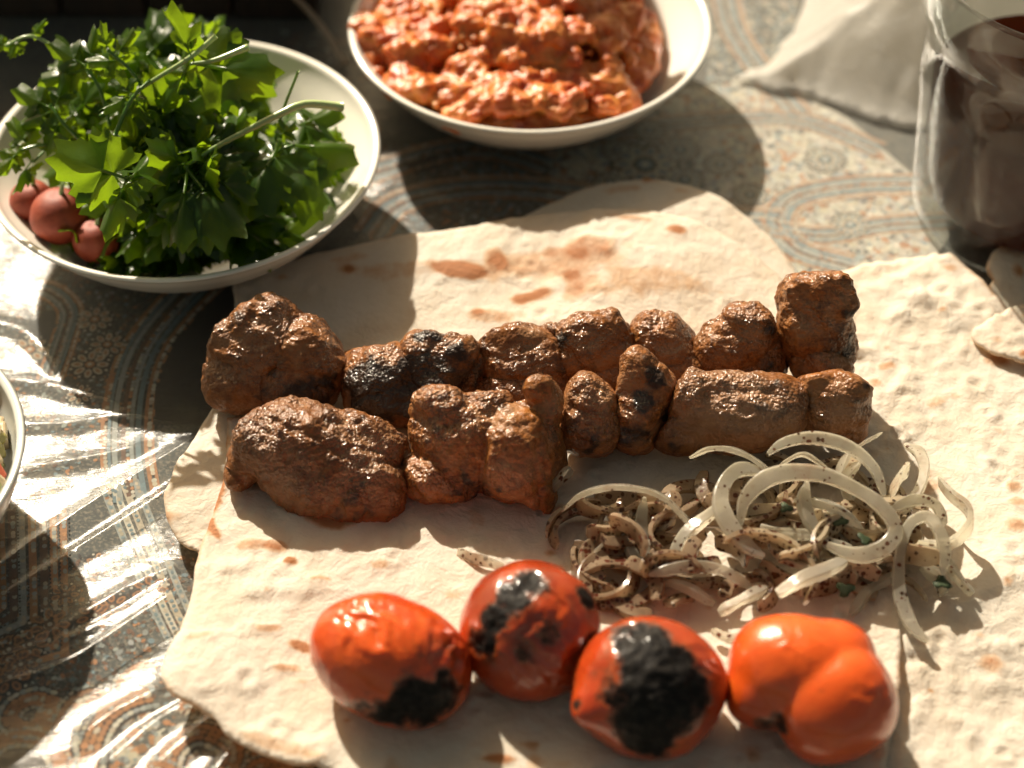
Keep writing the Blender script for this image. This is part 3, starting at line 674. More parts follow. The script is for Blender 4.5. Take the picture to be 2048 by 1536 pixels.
meat([(1040, 720, 2.1, 86, 60, 62, -8), (1010, 690, 2.4, 52, 32, 40, 0), (1090, 740, 1.8, 50, 40, 50, 0), (1040, 780, 1.4, 90, 40, 60, 0)],
     'glistening round meat chunk third in the back row, next to the dark wedge', chars=[(1000, 745, 40, .35), (1120, 755, 30, .4)], fats=[(1060, 680, 30, .3)], seed=8)
meat([(1190, 690, 2.3, 78, 56, 55, 12), (1150, 715, 2.0, 48, 48, 50, 0), (1235, 650, 2.9, 34, 26, 30, 20), (1110, 668, 2.6, 24, 16, 20, -20), (1190, 750, 1.4, 75, 40, 55, 0)],
     'bright sunlit meat chunk fourth in the back row, with cracked left edge', chars=[(1118, 680, 26, .6), (1205, 720, 40, .15)], fats=[(1215, 730, 45, .5)], seed=11)
meat([(1325, 690, 2.1, 66, 52, 50, -14), (1295, 665, 2.5, 32, 28, 30, 0), (1365, 715, 1.8, 38, 36, 40, 0), (1345, 745, 1.4, 60, 34, 50, 0)],
     'smallest roundish meat chunk in the middle of the back row', fats=[(1350, 690, 40, .6), (1330, 735, 40, .5)], chars=[(1375, 670, 18, .5)], seed=14, amp=.85)
meat([(1480, 690, 2.2, 76, 56, 55, 20), (1500, 655, 2.8, 46, 46, 44, 20), (1440, 700, 2.0, 44, 50, 50, 0), (1530, 715, 1.9, 34, 40, 45, 0), (1480, 745, 1.4, 75, 34, 50, 0)],
     'pointed glossy meat chunk sixth in the back row, left of the tall one', chars=[(1540, 665, 22, .6), (1530, 720, 30, .4)], fats=[(1440, 735, 30, .3)], seed=17)
meat([(1628, 640, 3.0, 66, 86, 62, 12), (1660, 592, 3.9, 46, 58, 46, 0), (1620, 600, 3.6, 52, 56, 46, 30), (1600, 680, 2.2, 42, 50, 50, 0), (1665, 690, 2.2, 40, 50, 50, 0)],
     'tall upright meat chunk standing at the right end of the back row', chars=[(1680, 700, 45, .55), (1690, 640, 30, .3), (1640, 560, 16, .4)], seed=20)
meat([(1645, 728, 2.2, 56, 26, 40, 0), (1620, 735, 2.0, 34, 22, 36, 0)], 'flat little meat scrap wedged below the tall upright chunk', seed=23, amp=.7, fats=[(1600, 720, 20, .3)])
# front row
meat([(640, 895, 2.0, 145, 78, 82, -14), (580, 855, 2.3, 95, 52, 60, -4), (720, 960, 1.6, 92, 68, 72, -30), (505, 940, 1.5, 34, 20, 30, 20), (540, 900, 1.8, 62, 50, 60, 0), (650, 960, 1.5, 120, 60, 70, -22), (735, 885, 1.9, 75, 65, 70, -30), (495, 850, 2.1, 24, 18, 24, 0)],
     'large flattened oval meat chunk at the left end of the front row', chars=[(600, 905, 40, .25), (700, 1010, 60, .3), (680, 820, 40, .2)], fats=[(760, 900, 60, .35), (520, 930, 40, .2)], seed=26, amp=1.0)
meat([(930, 885, 2.1, 110, 84, 80, -18), (1020, 910, 2.0, 92, 88, 78, -30), (880, 820, 3.0, 58, 34, 44, 0), (880, 950, 1.5, 66, 50, 60, 0), (1050, 975, 1.4, 50, 34, 45, -30), (1080, 815, 3.0, 40, 48, 40, -15), (1062, 788, 3.5, 26, 30, 24, 0), (965, 812, 3.0, 40, 18, 30, 0)],
     'chunky meat piece with a knobbly horn on its top right, second in the front row', chars=[(1040, 765, 16, .5), (950, 970, 60, .35), (1060, 960, 50, .3), (1100, 860, 30, .45), (900, 900, 60, .1)], fats=[(1000, 830, 30, .8), (1030, 815, 22, .9), (1000, 960, 50, .4), (1105, 810, 25, .5)], seed=29, amp=1.05)
meat([(1180, 840, 2.0, 58, 72, 60, -8), (1185, 800, 2.6, 48, 42, 45, 0), (1155, 860, 1.8, 36, 46, 45, 0)], 'small rounded orange-brown meat chunk between the horned and the charred piece',
     fats=[(1215, 800, 22, .8), (1170, 790, 25, .3)], chars=[(1170, 880, 40, .4)], seed=32, amp=.75)
meat([(1285, 810, 2.3, 54, 70, 55, 0), (1275, 745, 3.3, 36, 40, 36, -15), (1305, 780, 2.8, 36, 50, 40, 0), (1270, 860, 1.7, 44, 40, 46, 0)], 'upright pear-shaped meat chunk with a black charred cheek in the front row',
     chars=[(1315, 760, 28, .9), (1285, 805, 26, .95), (1330, 830, 30, .4), (1270, 880, 40, .4)], fats=[(1245, 780, 18, .6)], seed=35, amp=.75)
meat([(1460, 825, 2.2, 130, 72, 68, -4), (1380, 790, 2.7, 52, 48, 50, 0), (1540, 815, 2.3, 70, 66, 62, 0), (1370, 860, 1.8, 46, 44, 50, 0), (1470, 780, 2.9, 90, 28, 36, -2)], 'long smooth sausage-shaped meat chunk in the front row above the onions',
     fats=[(1460, 840, 120, .6), (1540, 850, 60, .4)], chars=[(1360, 880, 30, .3)], seed=38, amp=.7)
meat([(1668, 808, 2.3, 64, 66, 60, 0), (1700, 775, 2.9, 38, 34, 36, 0), (1640, 770, 2.8, 42, 26, 40, 0), (1680, 850, 1.7, 46, 34, 50, 0)], 'blunt end meat chunk at the right end of the front row',
     fats=[(1660, 830, 60, .6)], chars=[(1730, 765, 20, .7), (1725, 800, 18, .4)], seed=41, amp=.7)

# ================================================================== GRILLED TOMATOES
def tomato(c, r, z, label, fn, chars=(), pales=(), seed=0, rot=0, z0=0.86):
    """c pixel centre, r (rx, ry, rd) pixel radii; fn(dir, k) adds shape in the tomato's own frame (right, up, towards camera)"""
    S, F = ico(6)
    cw = P(c[0], c[1], z); k = ppc(cw); a = math.radians(rot)
    vr = cw - CAMP; vr /= np.linalg.norm(vr); R0 = RIGHT - vr * RIGHT.dot(vr); R0 /= np.linalg.norm(R0); U0 = np.cross(R0, vr)
    B = np.stack([R0 * math.cos(a) + U0 * math.sin(a), -R0 * math.sin(a) + U0 * math.cos(a), -vr])
    rad = 1 + fn(S); L = S * rad[:, None] * (np.array(r) / k)
    V = cw + L @ B
    N = vnormals(V, F)
    V = V + N * (0.035 * fbm(V, 1.0, seed, 2) + .016 * (ridge(V * np.array([1.6, .6, .8]), 1.6, seed + 40, 2) - .9) * sstep(-.2, .5, pn(V, .5, seed + 41)) + .004 * fbm(V, 5, seed + 2, 2))[:, None]
    ch = np.zeros(len(V)); pal = np.zeros(len(V))
    for (x, y, rr, am) in chars:
        q = nearest_front(V, N, x, y); dd = np.linalg.norm(V - q, axis=1) / (rr / 70.0); ch = np.maximum(ch, am * sstep(1.5, .45, dd + .35 * fbm(V, 1.6, seed + 3, 3)))
    for (x, y, rr, am) in pales:
        q = nearest_front(V, N, x, y); dd = np.linalg.norm(V - q, axis=1) / (rr / 70.0); pal = np.maximum(pal, am * sstep(1.25, .3, dd))
    # wrinkles: fine parallel folds where the skin has shrunk
    V = V + N * (sstep(.3, .6, ch) * (.05 * fbm(V, 2.6, seed + 6, 3) + .03 * (ridge(V, 2.0, seed + 8, 2) - .9) - .03))[:, None]
    low = V[:, 2] < z0; V[low, 2] = z0 + (V[low, 2] - z0) * .05
    return V, F, N, ch, pal
def wrinkle(V, N, px, py, R, ang, freq, h, seed):
    q = nearest_front(V, N, px, py); d = V - q; dd = np.linalg.norm(d, axis=1) / (R / 70.0)
    a = math.radians(ang); ax = RIGHT * math.cos(a) + UP * math.sin(a); al = -RIGHT * math.sin(a) + UP * math.cos(a)
    q3 = np.stack([(d @ ax) * freq / 13.0, (d @ al) * .28, (d @ FWD) * .6], 1) + .25 * np.stack([fbm(V, 1.0, seed, 2), fbm(V, 1.0, seed + 2, 2), fbm(V, 1.0, seed + 4, 2)], 1)
    return V + N * (h * sstep(1.25, .3, dd) * (ridge(q3, 2.3, seed + 5, 2) - .75) * 1.3)[:, None]
def put_tomato(V, F, ch, pal, label, dull=0.0):
    o = obj('grilled_tomato', V, F, MT['tomato'], attrs={'char': np.clip(ch, 0, 1), 'pale': np.clip(pal, 0, 1), 'dull': np.clip(dull * (1 + .8 * pn(V, .8, 77)), 0, 1)})
    return tag(o, label, 'tomato', 'grilled tomatoes in a row at the front')
def g(S, d, w_, h):
    d = np.array(d, float); d /= np.linalg.norm(d); return h * np.exp(-(1 - S @ d) / w_)
V, F, N, ch, pal = tomato((785, 1322), (172, 128, 135), 2.0, '', lambda S: g(S, (1, -.2, .1), .12, -.04) + g(S, (.9, .3, .3), .05, -.04), rot=-24, seed=60,
    chars=[(850, 1415, 62, 1), (785, 1430, 48, .9), (890, 1385, 30, .8), (735, 1425, 40, .5), (885, 1340, 60, .28)], pales=[(740, 1300, 110, .8)])
V = wrinkle(V, N, 735, 1240, 80, 35, 13, .075, 3); V = wrinkle(V, N, 905, 1310, 70, -20, 12, .08, 4)
put_tomato(V, F, ch, pal, 'egg-shaped orange-red tomato with wrinkled shine, leftmost of the four')
V, F, N, ch, pal = tomato((1060, 1262), (142, 142, 135), 2.0, '', lambda S: g(S, (.75, .55, .4), .05, .05) + g(S, (-.7, -.1, .7), .05, -.03) + g(S, (-.1, -.2, 1), .06, -.05), seed=64,
    chars=[(1060, 1165, 34, .85), (1025, 1195, 36, .85), (985, 1240, 34, .9), (965, 1285, 34, .85), (1150, 1150, 28, .9), (1175, 1195, 28, .8), (1100, 1265, 26, .55), (1045, 1300, 24, .5), (1180, 1290, 30, .5)])
V = wrinkle(V, N, 1080, 1300, 95, 40, 11, .06, 8); V = wrinkle(V, N, 1110, 1220, 60, -10, 13, .04, 9); V = wrinkle(V, N, 1150, 1330, 70, 70, 13, .05, 10)
put_tomato(V, F, ch, pal, 'shrivelled dark red tomato with a charred strip, second from left', .75)
V, F, N, ch, pal = tomato((1296, 1376), (154, 144, 140), 1.95, '', lambda S: g(S, (-.80, -.32, .50), .030, .17) + g(S, (-.6, .1, .75), .02, -.04) + g(S, (.9, .1, .2), .06, .05) + g(S, (-.6, -.75, .2), .05, -.05) + g(S, (.5, -.9, .2), .06, .03), seed=68,
    chars=[(1290, 1290, 62, 1), (1305, 1350, 78, 1), (1340, 1390, 72, 1), (1295, 1425, 66, 1), (1300, 1480, 60, .9), (1270, 1260, 40, .8), (1345, 1320, 45, .9), (1150, 1412, 14, .8), (1330, 1470, 40, .8)])
V = wrinkle(V, N, 1220, 1310, 60, 30, 14, .03, 12); V = wrinkle(V, N, 1400, 1310, 60, 60, 12, .03, 13)
put_tomato(V, F, ch, pal, 'tomato with a big black burnt patch and side nub, third from left', .5)
parts = [ell(1590, 1340, 2.2, 132, 108, 118, -8, 5), (ell(1668, 1408, 2.0, 122, 112, 112, 25, 5)), ell(1530, 1380, 1.9, 78, 78, 85, 0, 5), ell(1650, 1330, 2.2, 100, 90, 105, 0, 5)]
V, F, N = union_blob(parts, .06, 30)
V = V + N * (.05 + .03 * fbm(V, .8, 72, 2))[:, None]
ch = np.zeros(len(V)); pal = np.zeros(len(V))
for (x, y, rr, am) in [(1560, 1445, 24, .62), (1530, 1450, 26, .58)]:
    q = nearest_front(V, N, x, y); ch = np.maximum(ch, am * sstep(1.25, .5, np.linalg.norm(V - q, axis=1) / (rr / 70.0) + .25 * pn(V, 1.6, 75)))
for (x, y, rr, am) in [(1620, 1300, 160, 1), (1680, 1420, 120, .7)]:
    q = nearest_front(V, N, x, y); pal = np.maximum(pal, am * sstep(1.25, .3, np.linalg.norm(V - q, axis=1) / (rr / 70.0)))
V[:, 2] = np.where(V[:, 2] < .86, .86 + (V[:, 2] - .86) * .05, V[:, 2])
V = wrinkle(V, N, 1600, 1290, 55, 20, 16, .02, 15); V = wrinkle(V, N, 1760, 1400, 60, 70, 12, .03, 16)
put_tomato(V, F, ch, pal, 'smooth bright orange heart-shaped tomato with a dent, rightmost of the four')

# ================================================================== ONION SLICES
RECT = np.array([(1, .8), (.86, 1), (-.86, 1), (-1, .8), (-1, -.8), (-.86, -1), (.86, -1), (1, -.8)])
def crisp(o):
    o.data.set_sharp_from_angle(angle=math.radians(32)); return o
def onion(px, label, wid=.44, thk=.24, twist=None, n=36, name='onion_slice', taper=.5):
    """px: list of (x, y, z) traced points"""
    pts = np.array([P(x, y, z) for x, y, z in px]); path = spline(pts, n)
    c = path - path.mean(0); u_, s_, vt = np.linalg.svd(c, full_matrices=False); nrm = vt[2]
    if s_[1] < .12 * s_[0]: nrm = np.array([.2, .35, 1.0])
    if nrm[2] < 0: nrm = -nrm
    if twist is not None: nrm = nrm + np.array(twist)
    nrm = nrm / np.linalg.norm(nrm)
    base = RECT
    sd = random.random() * 50
    if wid < .5: wid, thk = .5 * wid + .03, 1.22 * thk
    else: thk *= .6
    def sec(s):
        k = 1 - (1 - taper * .7) * (1 - min(1, min(s, 1 - s) / .18)) ** 2
        wv = 1 + .12 * math.sin(s * 9 + sd)
        return base * np.array([thk / 2 * k * wv, wid / 2 * (k * .3 + .7) * wv])
    V, F = sweep(path, sec, side_hint=nrm)
    V = V + .02 * np.stack([fbm(V, 1.2, sd, 2), fbm(V, 1.2, sd + 4, 2), fbm(V, 1.2, sd + 8, 2)], 1)
    V[:, 2] = np.maximum(V[:, 2], .90)
    return tag(crisp(obj(name, V, F, MT['onion'])), label, 'onion slice', 'sumac onion slices in the pile')
onion([(1527, 1114, 2.0), (1493, 1090, 2.2), (1457, 1048, 2.5), (1441, 1007, 2.7), (1449, 965, 2.8), (1480, 939, 2.8), (1520, 944, 2.7)], 'thick onion hook curling down with its cut end facing front', .36, .36)
onion([(1480, 1050, 2.3), (1488, 1002, 2.7), (1522, 964, 3.0), (1580, 945, 3.1), (1652, 952, 3.0), (1720, 983, 2.8), (1772, 1022, 2.6), (1791, 1064, 2.3), (1762, 1100, 2.1), (1710, 1110, 2.0), (1653, 1090, 2.1)], 'largest onion loop on top of the pile, nearly a full oval', .40, .34, n=60)
onion([(1613, 965, 2.6), (1608, 1002, 2.5), (1622, 1045, 2.3), (1655, 1085, 2.0), (1700, 1098, 1.8)], 'onion arc nested inside the largest loop', .40, .26)
onion([(1535, 908, 3.0), (1564, 887, 3.2), (1616, 876, 3.3), (1673, 884, 3.2), (1720, 908, 3.0), (1752, 944, 2.8), (1767, 991, 2.5)], 'uppermost arched onion slice reaching up against the meat', .42, .26, n=44)
onion([(1381, 915, 2.4), (1428, 897, 2.7), (1480, 905, 2.8), (1527, 934, 2.7), (1545, 965, 2.4)], 'broad shiny onion band left of the uppermost arch', .62, .22)
onion([(1126, 1022, 1.7), (1162, 990, 2.1), (1215, 975, 2.3), (1277, 977, 2.4), (1329, 997, 2.3), (1366, 1033, 2.0), (1390, 1066, 1.6)], 'left onion arch bridging over the shaded part of the pile', .50, .24, n=44)
onion([(1288, 996, 2.0), (1282, 1049, 1.8), (1293, 1111, 1.5), (1303, 1148, 1.3)], 'narrow onion strip dropping straight down below the left arch', .34, .24)
onion([(1241, 1049, 1.6), (1256, 1090, 1.5), (1277, 1132, 1.4), (1303, 1153, 1.3)], 'short onion strip left of the straight dropping strip', .36, .22)
onion([(1298, 1150, 1.7), (1345, 1138, 1.8), (1408, 1133, 1.8), (1460, 1148, 1.7), (1500, 1176, 1.4)], 'low wet onion arc just behind the burnt tomato', .36, .26)
onion([(1556, 1189, 1.8), (1595, 1163, 2.0), (1647, 1142, 2.0), (1690, 1122, 1.9)], 'short straight onion piece with reddish cut end, above the smooth tomato', .42, .34, taper=.85)
onion([(1340, 1122, 1.6), (1366, 1075, 1.9), (1408, 1038, 2.1), (1449, 1004, 2.1)], 'slanting onion strip between the left arch and the thick hook', .40, .26)
onion([(1520, 1056, 2.0), (1553, 1063, 2.0), (1606, 1070, 1.9), (1655, 1068, 1.8)], 'brownish onion strip lying flat inside the large loop', .36, .22, taper=.85)
onion([(1757, 869, 2.6), (1731, 884, 2.6), (1694, 910, 2.5), (1677, 948, 2.3)], 'leaf-like onion piece pointing up at the back right', .62, .16, taper=.2)
onion([(1810, 890, 2.0), (1840, 908, 2.1), (1848, 944, 2.2), (1835, 986, 2.2), (1795, 1030, 2.1)], 'thin curved onion slice at the back right by the bread', .34, .24)
onion([(1877, 963, 1.8), (1903, 991, 1.9), (1934, 1017, 1.9), (1939, 1049, 1.8), (1913, 1080, 1.7), (1877, 1092, 1.6), (1835, 1090, 1.6)], 'rightmost onion ring piece curling round beside the white bread', .52, .26, n=44)
onion([(1856, 1283, 1.0), (1825, 1252, 1.1), (1804, 1205, 1.3), (1796, 1153, 1.6), (1801, 1101, 2.0), (1819, 1049, 2.3), (1851, 1033, 2.4), (1877, 1059, 2.3), (1889, 1101, 2.0), (1884, 1150, 1.6)], 'long onion loop hanging down the right side of the pile', .34, .26, n=60)
onion([(1887, 1111, 1.4), (1913, 1153, 1.2), (1945, 1189, 1.0)], 'thin onion tail lying at the far right edge of the pile', .36, .2)
onion([(1560, 930, 2.5), (1606, 910, 2.7), (1653, 936, 2.5)], 'short broad onion curve under the uppermost arch', .60, .18)
onion([(1074, 1004, 1.2), (1110, 970, 1.6), (1142, 936, 1.9)], 'shaded onion stub at the far left touching the meat', .42, .2)
onion([(1423, 1262, 1.1), (1465, 1278, 1.1), (1515, 1273, 1.1)], 'dim onion strip tucked between burnt and smooth tomato', .36, .2)
onion([(1324, 1160, 1.3), (1376, 1176, 1.4), (1428, 1207, 1.2)], 'dark wet onion strip right behind the burnt tomato top', .4, .2)
onion([(1439, 1226, 1.3), (1480, 1202, 1.5), (1533, 1176, 1.5)], 'sloping onion strip in shade between the two right tomatoes', .38, .24)
onion([(1780, 990, 2.3), (1800, 955, 2.5), (1818, 935, 2.5)], 'stubby shiny onion piece beside the thin back right slice', .5, .2, taper=.3)
onion([(1845, 1132, 1.3), (1877, 1158, 1.1), (1887, 1190, 1.0)], 'speckled onion strip lying inside the hanging loop', .5, .18)
onion([(915, 1102, 1.0), (955, 1118, 1.15), (1006, 1133, 1.1)], 'dark browned onion sliver behind the shrivelled tomato, leftmost of all', .46, .1)
onion([(1590, 1000, 2.0), (1650, 1010, 2.2), (1700, 1040, 2.1), (1735, 1080, 1.8)], 'speckled onion arc seen through the large loop', .42, .22)
onion([(1780, 1020, 2.2), (1830, 1000, 2.3), (1870, 1010, 2.2), (1890, 1050, 1.9)], 'onion arc behind the top of the hanging loop', .4, .24)
onion([(1700, 1000, 1.9), (1690, 960, 2.3), (1715, 925, 2.5)], 'upright onion sliver behind the large loop on the right', .5, .2)
onion([(1560, 1110, 1.4), (1620, 1130, 1.5), (1690, 1120, 1.5), (1740, 1090, 1.6)], 'low onion arc below the large loop', .44, .24)
onion([(1700, 1230, 1.0), (1740, 1180, 1.1), (1790, 1150, 1.2)], 'flat onion strip on bread above the smooth tomato', .46, .2)
onion([(1180, 1110, 1.1), (1215, 1080, 1.4), (1250, 1090, 1.3)], 'pale torn onion piece in the dark left part of the pile', .7, .14, taper=.3)
# buried slices that fill the body of the heap
hp = np.array([P(x, y, .9)[:2] for x, y in [(1060, 1060), (1120, 1000), (1250, 990), (1400, 950), (1620, 930), (1830, 960), (1910, 1080), (1870, 1210), (1660, 1250), (1400, 1260), (1230, 1230), (1080, 1160)]])
lo, hi = hp.min(0), hp.max(0); cnt = 0; hc = hp.mean(0)
while cnt < 80:
    q = RNG.uniform(lo, hi)
    if not inside(q[None], hp)[0]: continue
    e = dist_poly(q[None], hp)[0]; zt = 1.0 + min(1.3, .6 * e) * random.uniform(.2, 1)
    R = random.uniform(.7, 1.6); a0 = random.uniform(0, 6.28); span = random.uniform(1.2, 3.2); tl = random.uniform(-.5, .5); tm = random.uniform(0, 6.28)
    t = np.linspace(a0, a0 + span, 7)
    pts = np.stack([q[0] + R * (np.cos(t) - math.cos(a0 + span / 2)), q[1] + R * .85 * (np.sin(t) - math.sin(a0 + span / 2)), zt + R * tl * .5 * np.cos(t - tm)], 1)
    pts[:, 2] = np.maximum(pts[:, 2], 1.0)
    if not inside(pts[:, :2], hp).all(): continue
    path = spline(pts, 26); base = RECT; wd, th = random.choice([(.18, .40), (.22, .34), (.55, .13), (.48, .15)])
    Vn, Fn = sweep(path, lambda s: base * np.array([th / 2, wd / 2]) * (1 - .4 * (1 - min(1, min(s, 1 - s) / .12)) ** 2), side_hint=np.array([random.uniform(-.6, .6), random.uniform(-.6, .6), 1]))
    Vn[:, 2] = np.maximum(Vn[:, 2], .90)
    tag(crisp(obj('onion_slice', Vn, Fn, MT['onion_shade' if q[0] < P(1470, 1100, 1)[0] + random.uniform(-1, 1) else 'onion_dark'])), 'sumac-speckled onion slice buried in the body of the onion heap', 'onion slice', 'buried onion slices'); cnt += 1  # left slices: sumac stain and the meat's shade both put into the colour
def flake(px, py, z, r, label, mat='flake'):
    r *= .72; c = P(px, py, z); n = 14; a = np.arange(n) / n * 6.2832; rr = r * (1 + .3 * np.sin(a * 3 + random.random() * 6) + RNG.uniform(-.15, .15, n))
    tilt = random.uniform(-.5, .5)
    ring = np.stack([np.cos(a) * rr, np.sin(a) * rr, np.cos(a) * rr * tilt], 1); mid = ring * .5 + np.array([0, 0, .015])
    Vn = c + np.vstack([ring, mid, [[0, 0, .01]]]); Fn = [(i, (i + 1) % n, n + (i + 1) % n, n + i) for i in range(n)] + [(n + i, n + (i + 1) % n, 2 * n) for i in range(n)]
    o = obj('parsley_flake', Vn, Fn, MT[mat]); so = o.modifiers.new('t', 'SOLIDIFY'); so.thickness = .0003
    tag(o, label, 'parsley flake', 'chopped parsley flakes on the onions')
flake(1680, 1040, 2.2, .28, 'dark green parsley flake inside the large onion loop'); flake(1730, 1078, 2.1, .26, 'parsley flake at the right inside of the large onion loop')
flake(1690, 1178, 1.6, .34, 'dull green parsley flake below the large onion loop'); flake(1885, 1165, 1.5, .3, 'green parsley flake on the hanging right onion loop'); flake(1572, 1015, 2.4, .25, 'small dark parsley flake left of the large loop')

# ================================================================== HERB BOWL
def bowl(name, cpx, zr, R, prof, mat, label, cat='bowl', n=128):
    c = P(cpx[0], cpx[1], zr); c[2] = 0.11
    q = smooth_prof(prof, 90); q = q * np.array([R, 1.0])
    Vn, Fn = lathe(q, n); Vn = Vn + c
    o = obj(name, Vn, Fn, mat, origin=c); return tag(o, label, cat), c
def bowl_prof(h, t=.26, foot=.31, R=7.0):
    tt = t / R
    return [(0.0, .22), (foot * .8, .22), (foot, .0), (foot + .04, .04), (foot + .06, .30), (.60, .20 * h), (.78, .46 * h), (.91, .76 * h), (.975, .95 * h), (.998, h), (.985, h + .07), (.962, h + .02), (.93, .90 * h), (.86, .74 * h), (.73, .48 * h), (.56, .30 * h), (.38, .56), (.2, .48), (0, .46)]
ZB = 3.1
c0 = P(367, 304, ZB + .1); RB = (762 - 367) / ppc(c0) * 1.0
herb_bowl, hbc = bowl('serving_bowl', (367, 304), ZB + .1, RB, bowl_prof(ZB, R=RB), MT['ceramic'], 'wide white ceramic bowl heaped with green herbs')
c1 = P(1060, 47, ZB + .1); RS = 364 / ppc(c1)
stew_bowl, sbc = bowl('serving_bowl', (1060, 47), ZB + .1, RS, bowl_prof(ZB, R=RS), MT['ceramic'], 'white ceramic bowl holding the orange stew')
press_list = [(hbc, RB), (sbc, RS)]

# radishes
for (px, py, z, r, lab) in [(64, 402, 2.6, 45, 'dull red radish furthest back of three at the left rim of the herb bowl'), (120, 432, 2.7, 60, 'largest radish, middle of three in the herb bowl'), (192, 482, 2.3, 47, 'radish closest to the parsley, front one of three in the herb bowl')]:
    c = P(px, py, z); k = ppc(c); S, F = ico(4)
    rr = 1 + .03 * pn(S, 1.5, px) - .08 * np.exp(-(1 - S[:, 2]) / .03)
    root = empty('radish', (c[0], c[1], c[2] - r / k))
    b = obj('root_body', c + S * (rr * r / k)[:, None] * np.array([1, 1, .94]), F, MT['radish'], origin=c, parent=root)
    tp = c + np.array([.2, .1, 1.0]) / 1.03 * r / k * .9
    Vn, Fn = sweep(spline([tp, tp + np.array([.05, .05, .25]), tp + np.array([.16, .1, .42])], 8), lambda s: circle_sec(.09 * (1 - .5 * s), 6)); obj('leaf_stub', Vn, Fn, MT['stem'], parent=root, attrs={'pale': np.full(len(Vn), .5)})
    tag(root, lab, 'radish', 'radishes in the herb bowl')
# herb leaves
def leaf_mesh(name, teeth, cleft, fold, seed, spread=1.05, side=.72):
    VV, FF, VE = [], [], []; off = 0
    for (ang, sc_, y0) in ((0, 1.0, .30), (spread, side, .16), (-spread, side, .16)):
        na, nr = 64, 6; th = np.linspace(-1.45, 1.45, na)
        R = (.50 + .22 * np.cos(th * 1.05)) * (1 - cleft * np.abs(np.sin(th * 2.15)) ** 5)
        R *= .88 + .20 * (1 - np.abs(np.sin(th * teeth * 1.5 + .5 * seed + ang))) ** .9
        ca, sa = math.cos(ang), math.sin(ang)
        for j in range(nr + 1):
            rr = R * j / nr; x = np.sin(th) * rr; y = np.cos(th) * rr
            z = fold * rr * np.cos(th * 4.3) * .12 - .32 * fold * rr * np.sin(th) ** 2 - .22 * rr ** 2 + .16 * fbm(np.stack([x + ang, y, 0 * x + seed], 1), 1.9, seed, 2) * rr
            x, y = x * sc_, y * sc_
            VV.append(np.stack([x * ca + y * sa, -x * sa + y * ca + y0, z * sc_ - .10 * abs(ang)], 1)); VE.append(np.abs(np.cos(th * 2.15)) ** 10 * (1 - .5 * j / nr))
        FF += [tuple(i + off for i in f) for f in grid_faces(nr + 1, na)]; off += (nr + 1) * na
    st, sf = sweep(np.array([[0, -.02, 0], [0, .12, .0], [0, .34, .01]]), lambda q: circle_sec(.022, 5)); VV.append(st); VE.append(np.ones(len(st))); FF += [tuple(i + off for i in f) for f in sf]
    return mesh_data(name, np.vstack(VV), FF, MT['leaf'], attrs={'vein': np.concatenate(VE)})
LEAF = [leaf_mesh('parsley_leaf', 4.6, .45, 1.0, 1), leaf_mesh('parsley_leaf', 5.4, .30, .8, 2, .95, .8), leaf_mesh('parsley_leaf', 5.0, .42, 1.3, 3, 1.15, .75), leaf_mesh('parsley_leaf', 4.2, .52, 1.1, 4, 1.0, .62)]
def place_leaf(parent, base, tip, nrm, width=1.0, k=0):
    base = np.asarray(base); tip = np.asarray(tip); y = tip - base; L = np.linalg.norm(y); y /= L; L *= 1.25
    n = np.asarray(nrm, float); x = np.cross(y, n); x /= np.linalg.norm(x); z = np.cross(x, y)
    o = bpy.data.objects.new('leaf', LEAF[k % 4]); COL.objects.link(o); o.parent = parent
    M = Matrix.Identity(4); loc = (base - abs_loc(parent)) * .01
    for i in range(3): M[i][0] = x[i] * L * width; M[i][1] = y[i] * L; M[i][2] = z[i] * L; M[i][3] = loc[i]
    o.matrix_basis = M
    return o
def stem(parent, pts, r0=.1, r1=.05, pale0=0.0, pale1=0.0, n=18, flat=1.0):
    path = spline(pts, n)
    Vn, Fn = sweep(path, lambda s: circle_sec(1, 8) * np.array([1, flat]) * (r0 + (r1 - r0) * s))
    pl = np.repeat(pale0 + (pale1 - pale0) * np.linspace(0, 1, n), 8)
    return obj('stem', Vn, Fn, MT['stem'], origin=path[0], parent=parent, attrs={'pale': pl})
VUP = np.array([0, -.35, 1.0]); VC = -FWD
def sprig(label, stems=(), leaves=(), group='herb sprigs heaped in the bowl', name='parsley_sprig'):
    """stems: (pixel pts with z, r0, r1, pale0, pale1); leaves: (base xyz px, tip xyz px, normal, width, kind)"""
    all_ = [P(*p) for s in stems for p in s[0]] or [P(*leaves[0][0])]
    root = empty(name, min(all_, key=lambda p: p[2]))
    for s in stems: stem(root, [P(*p) for p in s[0]], *s[1:])
    for l in leaves: place_leaf(root, P(*l[0]), P(*l[1]), l[2], l[3], l[4])
    return tag(root, label, 'herb sprig', group)
L_, R_ = np.array([-.6, -.3, .8]), np.array([.5, -.4, .8])
BACKLIT = np.array([.25, -.8, .6])
sprig('parsley sprig with the biggest bright yellow-green leaf above the radishes', [([(330, 330, 4.5), (290, 350, 5.8), (250, 356, 6.6)], .09, .06)],
      [((250, 356, 6.6), (132, 318, 7.3), BACKLIT, 1.05, 1), ((252, 360, 6.5), (215, 452, 5.4), VC + L_ * .5, .75, 0), ((255, 362, 6.5), (300, 320, 6.2), VUP, .8, 3)])
